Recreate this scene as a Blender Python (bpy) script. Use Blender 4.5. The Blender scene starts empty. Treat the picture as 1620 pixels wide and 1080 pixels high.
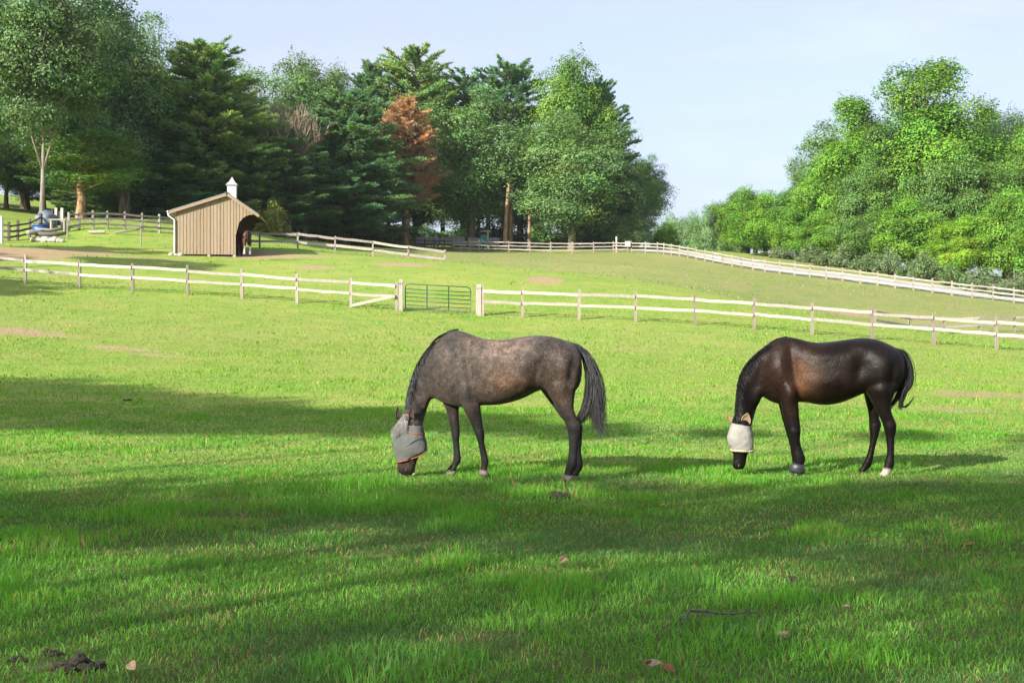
VEIL0, VEIL1, VEILC = 0.62, 0.92, (2.35, 2.52, 3.15, 1); SKY_STR = 0.115; EXPO = 1.45; HAZE = 0.00010
import bpy, bmesh, math, random
import numpy as np
from mathutils import Vector, Matrix, noise as mnoise

scene = bpy.context.scene
COL = scene.collection
F = 1955.0            # focal length in photograph pixels (1620 wide)
CAMZ = 1.5
R = math.radians

def P(px, py, Y):
    """photograph pixel at a depth -> world point"""
    return Vector(((px - 810.0) / F * Y, Y, CAMZ - (py - 540.0) / F * Y))

# ------------------------------------------------------------------ object helpers
def props(o, label=None, cat=None, group=None, kind=None):
    if label: o['label'] = label
    if cat: o['category'] = cat
    if group: o['group'] = group
    if kind: o['kind'] = kind
    return o

def empty(name, loc=(0, 0, 0), rz=0.0, label=None, cat=None, group=None):
    o = bpy.data.objects.new(name, None)
    o.empty_display_size = 0.2
    COL.objects.link(o)
    o.location = loc
    o.rotation_euler = (0, 0, rz)
    return props(o, label, cat, group)

def link(name, mesh, parent=None, loc=None, mat=None):
    o = bpy.data.objects.new(name, mesh)
    COL.objects.link(o)
    if mat is not None and len(mesh.materials) == 0:
        mesh.materials.append(mat)
    if parent is not None:
        o.parent = parent
    if loc is not None:
        o.location = loc
    return o

def mesh_np(name, verts, faces, cols=None, mat=None, smooth=False):
    """verts (n,3); faces (m,k) one k for all"""
    verts = np.asarray(verts, np.float32); faces = np.asarray(faces, np.int32)
    me = bpy.data.meshes.new(name)
    n, (m, k) = len(verts), faces.shape
    me.vertices.add(n); me.vertices.foreach_set('co', verts.ravel())
    me.loops.add(m * k); me.loops.foreach_set('vertex_index', faces.ravel())
    me.polygons.add(m)
    me.polygons.foreach_set('loop_start', np.arange(0, m * k, k, dtype=np.int32))
    me.polygons.foreach_set('loop_total', np.full(m, k, np.int32))
    if smooth: me.polygons.foreach_set('use_smooth', np.ones(m, bool))
    me.update(calc_edges=True)
    if cols is not None:
        c = np.ones((n, 4), np.float32); c[:, :3] = cols
        at = me.color_attributes.new('Col', 'FLOAT_COLOR', 'POINT')
        at.data.foreach_set('color', c.ravel())
    if mat: me.materials.append(mat)
    return me

class MB:
    """collects simple shapes into ONE mesh"""
    def __init__(s): s.v = []; s.f = []; s.c = []
    def add(s, vs, fs, col=None):
        b = len(s.v); s.v += [tuple(v) for v in vs]; s.f += [tuple(b + i for i in f) for f in fs]
        s.c += [col or (1, 1, 1)] * len(vs)
    def box(s, c, size, rz=0.0, taper=1.0, col=None):
        x, y, z = [q / 2 for q in size]; cs, sn = math.cos(rz), math.sin(rz)
        vs = []
        for dz in (-z, z):
            t = taper if dz > 0 else 1.0
            for dx, dy in ((-x, -y), (x, -y), (x, y), (-x, y)):
                dx *= t; dy *= t
                vs.append((c[0] + dx * cs - dy * sn, c[1] + dx * sn + dy * cs, c[2] + dz))
        s.add(vs, [(3, 2, 1, 0), (4, 5, 6, 7), (0, 1, 5, 4), (1, 2, 6, 5), (2, 3, 7, 6), (3, 0, 4, 7)], col)
        return s
    def bar(s, p, q, w, h, up=(0, 0, 1), wob=0.0, rnd=None, seg=1, col=None):
        """rectangular beam from p to q, w across and h along up, optional wobble"""
        p, q = Vector(p), Vector(q); d = (q - p).normalized(); up = Vector(up)
        a = d.cross(up).normalized(); u = a.cross(d).normalized()
        vs, fs = [], []
        for i in range(seg + 1):
            c = p.lerp(q, i / seg)
            hh, ww = h, w
            if wob and rnd:
                c = c + u * rnd.uniform(-wob, wob) + a * rnd.uniform(-wob, wob)
                hh = h * rnd.uniform(0.9, 1.1)
            for sa, su in ((-1, -1), (1, -1), (1, 1), (-1, 1)):
                vs.append(c + a * (sa * ww / 2) + u * (su * hh / 2))
        for i in range(seg):
            b = 4 * i
            for k in range(4):
                fs.append((b + k, b + (k + 1) % 4, b + 4 + (k + 1) % 4, b + 4 + k))
        fs.append((3, 2, 1, 0)); b = 4 * seg; fs.append((b, b + 1, b + 2, b + 3))
        s.add(vs, fs, col); return s
    def tube(s, pts, radii, n=8, caps=True, col=None):
        pts = [Vector(p) for p in pts]
        if not hasattr(radii, '__len__'): radii = [radii] * len(pts)
        vs, fs = [], []
        prev = None
        for i, p in enumerate(pts):
            d = (pts[min(i + 1, len(pts) - 1)] - pts[max(i - 1, 0)])
            d = d.normalized() if d.length > 1e-9 else Vector((0, 0, 1))
            if prev is None:
                a = d.orthogonal().normalized()
            else:
                a = prev - d * prev.dot(d)
                a = a.normalized() if a.length > 1e-6 else d.orthogonal().normalized()
            prev = a; b = d.cross(a)
            for k in range(n):
                t = 2 * math.pi * k / n
                vs.append(p + (a * math.cos(t) + b * math.sin(t)) * radii[i])
        for i in range(len(pts) - 1):
            for k in range(n):
                fs.append((i * n + k, i * n + (k + 1) % n, (i + 1) * n + (k + 1) % n, (i + 1) * n + k))
        if caps:
            fs.append(tuple(range(n - 1, -1, -1))); e = (len(pts) - 1) * n
            fs.append(tuple(range(e, e + n)))
        s.add(vs, fs, col); return s
    def loft(s, rings, caps=True, col=None):
        n = len(rings[0]); vs = [p for r in rings for p in r]; fs = []
        for i in range(len(rings) - 1):
            for k in range(n):
                fs.append((i * n + k, i * n + (k + 1) % n, (i + 1) * n + (k + 1) % n, (i + 1) * n + k))
        if caps:
            fs.append(tuple(range(n - 1, -1, -1))); e = (len(rings) - 1) * n
            fs.append(tuple(range(e, e + n)))
        s.add(vs, fs, col); return s
    def blob(s, c, r, seed=0, amp=0.15, sub=2, freq=1.0, col=None):
        bm = bmesh.new(); bmesh.ops.create_icosphere(bm, subdivisions=sub, radius=1)
        off = Vector((seed * 3.7, seed * 1.3, seed * 9.1)); vs = []
        for v in bm.verts:
            k = 1 + amp * mnoise.noise(v.co * freq * 1.7 + off) * 2
            vs.append((c[0] + v.co.x * r[0] * k, c[1] + v.co.y * r[1] * k, c[2] + v.co.z * r[2] * k))
        s.add(vs, [[v.index for v in f.verts] for f in bm.faces], col); bm.free(); return s
    def mesh(s, name, mat=None, smooth=False, cols=False):
        me = bpy.data.meshes.new(name); me.from_pydata(s.v, [], s.f)
        if smooth: me.polygons.foreach_set('use_smooth', np.ones(len(me.polygons), bool))
        if cols:
            c = np.ones((len(s.v), 4), np.float32); c[:, :3] = np.array(s.c, np.float32)
            at = me.color_attributes.new('Col', 'FLOAT_COLOR', 'POINT'); at.data.foreach_set('color', c.ravel())
        if mat: me.materials.append(mat)
        me.update(); return me
    def build(s, name, mat, parent=None, loc=None, smooth=False, cols=False):
        return link(name, s.mesh(name, mat, smooth, cols), parent, loc)

# ------------------------------------------------------------------ value noise (numpy)
_rs = np.random.RandomState(7)
_LAT = _rs.rand(256, 256).astype(np.float32)
def vnoise(x, y, scale, seed=0):
    x = np.asarray(x) / scale + 37.7 * seed + 1000; y = np.asarray(y) / scale + 91.3 * seed + 1000
    xi = np.floor(x).astype(int); yi = np.floor(y).astype(int); fx = x - xi; fy = y - yi
    fx = fx * fx * (3 - 2 * fx); fy = fy * fy * (3 - 2 * fy)
    g = lambda a, b: _LAT[(xi + a) % 256, (yi + b) % 256]
    return (g(0, 0) * (1 - fx) + g(1, 0) * fx) * (1 - fy) + (g(0, 1) * (1 - fx) + g(1, 1) * fx) * fy
def fbm(x, y, scale, seed=0, octv=3):
    t = 0; a = 1; s = 0
    for o in range(octv):
        t = t + a * vnoise(x, y, scale / 2 ** o, seed + o); s += a; a *= 0.5
    return t / s

# ------------------------------------------------------------------ materials
class NT:
    def __init__(s, name):
        s.m = bpy.data.materials.new(name); s.m.use_nodes = True; s.t = s.m.node_tree
        s.t.nodes.clear(); s.out = s.t.nodes.new('ShaderNodeOutputMaterial')
    def n(s, typ, **kw):
        nd = s.t.nodes.new(typ)
        for k, v in kw.items():
            if k.startswith('i_'): nd.inputs[k[2:].replace('_', ' ')].default_value = v
            elif k.startswith('n_'): nd.inputs[int(k[2:])].default_value = v
            else: setattr(nd, k, v)
        return nd
    def l(s, a, b): s.t.links.new(a, b)
    def ramp(s, fac, stops, interp='LINEAR'):
        r = s.n('ShaderNodeValToRGB'); cr = r.color_ramp; cr.interpolation = interp
        while len(cr.elements) < len(stops): cr.elements.new(0.5)
        for e, (p, c) in zip(cr.elements, stops):
            e.position = p; e.color = (*c, 1) if len(c) == 3 else c
        s.l(fac, r.inputs[0]); return r.outputs[0]
    def mix(s, fac, a, b, mode='MIX'):
        m = s.n('ShaderNodeMix', data_type='RGBA', blend_type=mode)
        for sock, v in ((m.inputs[0], fac), (m.inputs[6], a), (m.inputs[7], b)):
            if isinstance(v, (int, float)): sock.default_value = v
            elif isinstance(v, (tuple, list)): sock.default_value = (*v, 1) if len(v) == 3 else v
            else: s.l(v, sock)
        return m.outputs[2]
    def noise(s, scale, detail=4, rough=0.55, coord='Object', stretch=None, dist=0.0):
        tc = s.n('ShaderNodeTexCoord'); src = tc.outputs[coord]
        if stretch:
            mp = s.n('ShaderNodeMapping'); mp.inputs['Scale'].default_value = stretch
            s.l(src, mp.inputs[0]); src = mp.outputs[0]
        t = s.n('ShaderNodeTexNoise'); t.inputs['Scale'].default_value = scale
        t.inputs['Detail'].default_value = detail; t.inputs['Roughness'].default_value = rough
        t.inputs['Distortion'].default_value = dist
        s.l(src, t.inputs['Vector']); return t.outputs[0]
    def bsdf(s, col, rough=0.7, bump=None, bstr=0.3, bdist=0.02, **kw):
        b = s.n('ShaderNodeBsdfPrincipled')
        if isinstance(col, (tuple, list)): b.inputs['Base Color'].default_value = (*col, 1)
        else: s.l(col, b.inputs['Base Color'])
        if isinstance(rough, (int, float)): b.inputs['Roughness'].default_value = rough
        else: s.l(rough, b.inputs['Roughness'])
        for k, v in kw.items(): b.inputs[k.replace('_', ' ')].default_value = v
        if bump is not None:
            bp = s.n('ShaderNodeBump'); bp.inputs['Strength'].default_value = bstr; bp.inputs['Distance'].default_value = bdist
            s.l(bump, bp.inputs['Height']); s.l(bp.outputs[0], b.inputs['Normal'])
        s.l(b.outputs[0], s.out.inputs[0]); return b

def mat_simple(name, c1, c2, scale=6, rough=0.75, stretch=None, bstr=0.25, bdist=0.01, coord='Object', **kw):
    t = NT(name); f = t.noise(scale, stretch=stretch, coord=coord)
    c = t.ramp(f, [(0.3, c1), (0.7, c2)])
    t.bsdf(c, rough, f, bstr, bdist, **kw); return t.m

def mat_wood(name, c1, c2, c3, axis=2, rough=0.8):
    """weathered timber: grain runs along axis; each board varies by object"""
    t = NT(name); st = [9, 9, 9]; st[axis] = 0.7
    f = t.noise(3.0, 6, 0.6, stretch=st); g = t.noise(0.9, 3)
    oi = t.n('ShaderNodeObjectInfo')
    c = t.ramp(f, [(0.25, c1), (0.55, c2), (0.8, c3)])
    c = t.mix(g, c, t.mix(0.5, c, c1)); 
    v = t.n('ShaderNodeMapRange'); v.inputs[3].default_value = 0.62; v.inputs[4].default_value = 1.12
    t.l(oi.outputs['Random'], v.inputs[0])
    hv = t.n('ShaderNodeHueSaturation'); t.l(v.outputs[0], hv.inputs['Value']); t.l(c, hv.inputs['Color'])
    t.bsdf(hv.outputs[0], rough, f, 0.5, 0.006); return t.m

def mat_leaf(name, trans=0.35, rough=0.55, spec=0.25):
    """leaf colour = per-leaf tint x the tree's own object colour"""
    t = NT(name)
    at = t.n('ShaderNodeAttribute', attribute_name='Col'); oi = t.n('ShaderNodeObjectInfo')
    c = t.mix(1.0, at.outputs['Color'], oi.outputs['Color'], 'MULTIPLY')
    p = t.n('ShaderNodeBsdfPrincipled'); t.l(c, p.inputs['Base Color'])
    p.inputs['Roughness'].default_value = rough; p.inputs['Specular IOR Level'].default_value = spec
    tr = t.n('ShaderNodeBsdfTranslucent')
    c2 = t.mix(1.0, c, (1.25, 1.35, 0.45), 'MULTIPLY'); t.l(c2, tr.inputs[0])
    mx = t.n('ShaderNodeMixShader'); mx.inputs[0].default_value = trans
    t.l(p.outputs[0], mx.inputs[1]); t.l(tr.outputs[0], mx.inputs[2]); t.l(mx.outputs[0], t.out.inputs[0])
    return t.m
# ------------------------------------------------------------------ terrain
def fence_Y(px): return 55.0 - 7.0 * (px - 40.0) / 1536.0
_ctl = []
for x in (-22, -10, 0, 10, 22):
    for y in (-14, -4, 4, 9, 13.5):
        _ctl.append((x, y, 0.02))
for x in (-60, 60): 
    _ctl.append((x, -10, 0.3 if x < 0 else -0.3))
for px, py in ((40, 450), (210, 461), (383, 472), (555, 487), (634, 493), (757, 500), (916, 506), (1099, 514), (1285, 528), (1477, 545), (1576, 553)):
    _ctl.append(tuple(P(px, py, fence_Y(px))))
for px, py, Y in (
    (40, 420, 62), (40, 393, 72), (14, 381, 81), (60, 376, 83), (125, 363, 85), (197, 365, 85), (250, 368, 86), (40, 352, 100),
    (-150, 350, 95), (150, 408, 66), (340, 432, 64), (283, 404, 75), (340, 405, 75), (400, 406, 76), (300, 392, 81), (400, 391, 83),
    (471, 394, 82), (530, 402, 82.5), (590, 407, 83), (646, 416, 83.5), (704, 423, 84), (760, 425, 86),
    (470, 405, 76), (530, 405, 76), (590, 406.5, 76), (646, 410, 76), (704, 414, 76), (790, 421, 76),
    (300, 350, 112), (200, 350, 117), (0, 346, 118), (420, 374, 140), (520, 384, 145), (625, 393, 150), (730, 395, 150), (840, 399.5, 147),
    (650, 402, 115), (500, 392, 112), (810, 428, 100), (940, 401, 146), (1000, 441, 72), (1000, 421, 105), (1040, 402, 143), (900, 432, 74),
    (1180, 478, 62), (1180, 453, 90), (1173, 426, 132), (1100, 461, 66), (1300, 443, 122), (1440, 459, 114.7), (1604, 479, 106), (1600, 529, 78), (1440, 529.5, 76),
    (1350, 497, 82), (1620, 457, 126), (1450, 440, 128), (1300, 418, 143), (1140, 398, 168), (900, 386, 175), (600, 372, 185), (300, 345, 170),
    (1060, 395, 175), (1780, 500, 100), (1800, 560, 60)):
    _ctl.append(tuple(P(px, py, Y)))
for w in ((-45, 50, 7.5), (-60, 80, 12), (-70, 120, 17), (-60, 20, 2.5), (60, 20, -0.5), (75, 60, 0.5), (85, 110, 4.5), (80, 160, 9), (40, 180, 13)):
    _ctl.append(w)
_ctl = np.array(_ctl, float)
def _U(r2): return 0.5 * r2 * np.log(np.maximum(r2, 1e-12))
_xy = _ctl[:, :2] / 50.0
_n = len(_xy)
_K = _U(((_xy[:, None] - _xy[None]) ** 2).sum(-1)) + np.eye(_n) * 0.0015
_A = np.zeros((_n + 3, _n + 3)); _A[:_n, :_n] = _K; _A[:_n, _n] = 1; _A[:_n, _n + 1:] = _xy; _A[_n:, :_n] = _A[:_n, _n:].T
_w = np.linalg.solve(_A, np.concatenate([_ctl[:, 2], np.zeros(3)]))
def ground_z(x, y):
    x = np.atleast_1d(np.asarray(x, float)); y = np.atleast_1d(np.asarray(y, float)); sh = x.shape
    q = np.stack([np.clip(x.ravel(), -85, 90), np.clip(y.ravel(), -25, 185)], 1) / 50.0
    out = np.empty(len(q))
    for i in range(0, len(q), 20000):
        b = q[i:i + 20000]
        out[i:i + 20000] = _U(((b[:, None] - _xy[None]) ** 2).sum(-1)) @ _w[:_n] + _w[_n] + b @ _w[_n + 1:]
    return out.reshape(sh)
def gz(x, y): return float(ground_z(x, y)[0])
def G(px, Y, up=0.0):
    x = (px - 810.0) / F * Y
    return Vector((x, Y, gz(x, Y) + up))
def ray_ground(px, py, lo=3.0, hi=170.0):
    """first ground point seen through a photograph pixel"""
    ys = np.linspace(lo, hi, 900)
    xs = (px - 810) / F * ys; zs = CAMZ - (py - 540) / F * ys
    d = zs - ground_z(xs, ys)
    k = np.where(d <= 0)[0]
    if len(k) == 0: return None
    k = k[0]; 
    if k == 0: return Vector((xs[0], ys[0], zs[0]))
    t = d[k - 1] / (d[k - 1] - d[k]); Y = ys[k - 1] + t * (ys[k] - ys[k - 1])
    x = (px - 810) / F * Y
    return Vector((x, Y, gz(x, Y)))

def axis_vals(segs):
    out = []
    for a, b, st in segs: out += list(np.arange(a, b - 1e-6, st))
    return np.array(out + [segs[-1][1]])
gx = axis_vals([(-2000, -400, 200), (-400, -100, 30), (-100, -50, 2), (-50, -12, 0.6), (-12, 12, 0.3), (12, 50, 0.6), (50, 100, 2), (100, 400, 30), (400, 2000, 200)])
gy = axis_vals([(-1500, -200, 130), (-200, -30, 10), (-30, 2, 1), (2, 40, 0.3), (40, 95, 0.5), (95, 180, 1.0), (180, 400, 15), (400, 2500, 150)])
GX, GY = np.meshgrid(gx, gy)
GZ = ground_z(GX, GY)
near = np.exp(-((GY - 16) / 26) ** 2)
GZ = GZ + near * (fbm(GX, GY, 2.5, 3) - 0.5) * 0.07 + (np.abs(GX) < 60) * (GY < 180) * (fbm(GX, GY, 9, 5) - 0.5) * 0.12
# colour regions (bare soil; dry sward mixed with weaker sun; painted shade between near blades)
dirt = np.zeros_like(GX); dry_lowsun = np.zeros_like(GX)
def patch(arr, px, py, rx, ry, amt, Y=None, rot=0.0):
    c = ray_ground(px, py) if Y is None else G(px, Y)
    if c is None: return
    dx, dy = GX - c.x, GY - c.y; cs, sn = math.cos(rot), math.sin(rot)
    u = (dx * cs + dy * sn) / rx; v = (-dx * sn + dy * cs) / ry
    arr[:] = np.maximum(arr, amt * np.clip(1.35 - np.sqrt(u * u + v * v), 0, 1))
patch(dirt, 20, 524, 1.7, 1.5, 0.82); patch(dirt, 70, 530, 1.8, 0.9, 0.7); patch(dirt, 190, 551, 1.9, 0.7, 0.8, rot=-0.3); patch(dirt, 250, 562, 1.6, 0.5, 0.68, rot=-0.3)
patch(dirt, 80, 397, 5.0, 4.5, 1.0); patch(dirt, 20, 402, 4.0, 3.5, 1.0); patch(dirt, 150, 397, 4, 1.6, 0.7); patch(dirt, 240, 409, 4.5, 1.5, 0.6)
patch(dirt, 440, 405, 4.2, 2.3, 1.0, Y=75.6); patch(dirt, 385, 405, 3.5, 3.5, 1.0, Y=77); patch(dirt, 540, 405, 2.6, 1.2, 0.7, Y=75.6)
patch(dirt, 500, 424, 1.6, 1.4, 0.9); patch(dirt, 640, 419, 2.6, 1.5, 0.85); patch(dirt, 860, 443, 1.3, 2.0, 1.0); patch(dirt, 940, 438, 1.2, 1.0, 0.55); patch(dirt, 540, 435, 1.2, .6, .45)
patch(dirt, 600, 472, 1.0, 0.6, 0.45); patch(dirt, 700, 480, 1.6, 0.9, 0.5); patch(dirt, 200, 474, 2.2, 0.5, 0.6); patch(dirt, 400, 478, 3.2, 0.5, 0.55)
patch(dirt, 1330, 492, 2.5, 2.2, 0.85); patch(dirt, 1440, 520, 3.5, 1.8, 0.75)
patch(dirt, 1560, 625, 2.0, 1.8, 0.66); patch(dirt, 1500, 650, 1.8, 1.0, 0.65); patch(dirt, 1300, 600, 1.2, .7, .35)
for i, (px, py) in enumerate(((470, 510), (720, 540), (830, 530), (350, 530), (250, 540), (1050, 560), (1220, 575), (1540, 585), (880, 570), (480, 580), (1080, 540), (1300, 555))):
    patch(dirt, px, py, 1.6, 0.5, 0.42)
# near trampled spots
for px, py, r in ((110, 1055, 0.35), (300, 955, 0.3), (400, 958, 0.25), (740, 1015, 0.3), (930, 795, 0.3), (1160, 850, .3), (180, 900, .25), (1290, 960, .25), (590, 880, .3)):
    patch(dirt, px, py, r, r * 0.7, 0.6)
# far field beyond the crest: drier tone that also paints in its weaker sun
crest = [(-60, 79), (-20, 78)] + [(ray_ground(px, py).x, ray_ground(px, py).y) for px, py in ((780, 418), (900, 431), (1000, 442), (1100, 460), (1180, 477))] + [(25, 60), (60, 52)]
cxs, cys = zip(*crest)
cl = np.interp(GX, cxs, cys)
dry_lowsun = np.clip((GY - cl) / 4.0 + 0.5 + (fbm(GX, GY, 5, 9) - 0.5) * 1.2, 0, 1) * np.clip((GX + 16) / 8, 0, 1) * (GY < 150)
dry_lowsun = np.maximum(dry_lowsun, 0.5 * np.exp(-((GY - 40) / 8) ** 2) * fbm(GX, GY, 6, 12))
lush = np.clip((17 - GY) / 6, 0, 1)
Vt = np.stack([GX.ravel(), GY.ravel(), GZ.ravel()], 1)
ny, nx = GX.shape
ii = np.arange(ny * nx).reshape(ny, nx)
Ft = np.stack([ii[:-1, :-1].ravel(), ii[:-1, 1:].ravel(), ii[1:, 1:].ravel(), ii[1:, :-1].ravel()], 1)

def mat_ground():
    t = NT('pasture_ground')
    at = t.n('ShaderNodeAttribute', attribute_name='Col')
    sp = t.n('ShaderNodeSeparateColor'); t.l(at.outputs['Color'], sp.inputs[0])
    nb = t.noise(0.16, 5, 0.6); nm = t.noise(1.3, 6, 0.65); nf = t.noise(14, 5, 0.7)
    nst = t.noise(2.2, 6, 0.7, stretch=(0.5, 1.3, 1))
    g = t.ramp(nm, [(0.28, GRASS_A), (0.5, GRASS_B), (0.72, GRASS_C)])
    g = t.mix(t.ramp(nb, [(0.38, (0, 0, 0)), (0.66, (1, 1, 1))]), g, t.mix(0.5, g, GRASS_Y))
    g = t.mix(t.ramp(nst, [(0.5, (0, 0, 0)), (0.75, (0.75,) * 3)]), g, GRASS_D)
    fine = t.ramp(nf, [(0.25, (0.6, 0.6, 0.6)), (0.7, (1.25, 1.25, 1.25))])
    g = t.mix(0.8, g, fine, 'MULTIPLY')
    nb2 = t.noise(0.5, 8, 0.65); g = t.mix(t.ramp(nb2, [(.44, (0, 0, 0)), (.62, (.6,) * 3)]), g, t.mix(1.0, fine, (0.30, 0.30, 0.085), 'MULTIPLY'))
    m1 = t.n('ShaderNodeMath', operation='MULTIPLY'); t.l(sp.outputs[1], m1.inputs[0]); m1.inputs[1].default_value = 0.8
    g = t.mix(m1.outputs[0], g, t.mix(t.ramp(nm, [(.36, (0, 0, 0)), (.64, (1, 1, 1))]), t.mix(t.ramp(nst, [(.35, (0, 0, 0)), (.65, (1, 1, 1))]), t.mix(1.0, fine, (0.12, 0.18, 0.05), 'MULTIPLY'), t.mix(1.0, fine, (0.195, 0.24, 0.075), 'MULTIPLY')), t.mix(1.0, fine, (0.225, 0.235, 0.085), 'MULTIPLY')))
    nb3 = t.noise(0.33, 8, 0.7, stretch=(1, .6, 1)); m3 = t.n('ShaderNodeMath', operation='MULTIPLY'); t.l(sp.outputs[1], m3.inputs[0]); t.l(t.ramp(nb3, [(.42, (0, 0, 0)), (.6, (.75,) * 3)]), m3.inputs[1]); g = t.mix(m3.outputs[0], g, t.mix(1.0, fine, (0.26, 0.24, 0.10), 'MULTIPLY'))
    s1 = t.n('ShaderNodeMath', operation='ADD'); t.l(sp.outputs[0], s1.inputs[0])
    s2 = t.n('ShaderNodeMath', operation='MULTIPLY_ADD'); t.l(nst, s2.inputs[0]); s2.inputs[1].default_value = 1.1; s2.inputs[2].default_value = -0.55
    t.l(s2.outputs[0], s1.inputs[1])
    soil = t.ramp(nf, [(0.3, (0.19, 0.13, 0.066)), (0.5, (0.31, 0.23, 0.13)), (0.75, (0.47, 0.37, 0.23))])
    g = t.mix(sp.outputs[2], g, t.mix(1.0, g, (0.42, 0.42, 0.5), 'MULTIPLY'))  # near ground darkened: shade between the blades put into the colour
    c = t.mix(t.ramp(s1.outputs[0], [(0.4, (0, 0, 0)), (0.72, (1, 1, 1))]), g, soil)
    add = t.n('ShaderNodeMath', operation='ADD'); t.l(nf, add.inputs[0]); t.l(nm, add.inputs[1])
    t.bsdf(c, 0.9, add.outputs[0], 0.6, 0.06, Specular_IOR_Level=0.1)
    return t.m
GRASS_A = (0.10, 0.23, 0.03); GRASS_B = (0.16, 0.27, 0.04); GRASS_C = (0.215, 0.305, 0.055); GRASS_Y = (0.27, 0.315, 0.07); GRASS_D = (0.28, 0.275, 0.065)
M_GROUND = mat_ground()
Cg = np.stack([dirt.ravel(), dry_lowsun.ravel(), lush.ravel()], 1)
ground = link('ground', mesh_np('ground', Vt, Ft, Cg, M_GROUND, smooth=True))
props(ground, 'green horse pasture rising in a gentle hill to the woods', None, None, 'structure')

def grid_sample(arr, x, y):
    i = np.clip(np.searchsorted(gx, x) - 1, 0, nx - 2); j = np.clip(np.searchsorted(gy, y) - 1, 0, ny - 2)
    fx = (x - gx[i]) / (gx[i + 1] - gx[i]); fy = (y - gy[j]) / (gy[j + 1] - gy[j])
    return (arr[j, i] * (1 - fx) + arr[j, i + 1] * fx) * (1 - fy) + (arr[j + 1, i] * (1 - fx) + arr[j + 1, i + 1] * fx) * fy
def sz(x, y): return float(grid_sample(GZ, np.array([x]), np.array([y]))[0])   # height of the ground mesh itself
def S(px, Y, up=0.0):
    x = (px - 810.0) / F * Y
    return Vector((x, Y, sz(x, Y) + up))
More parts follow.
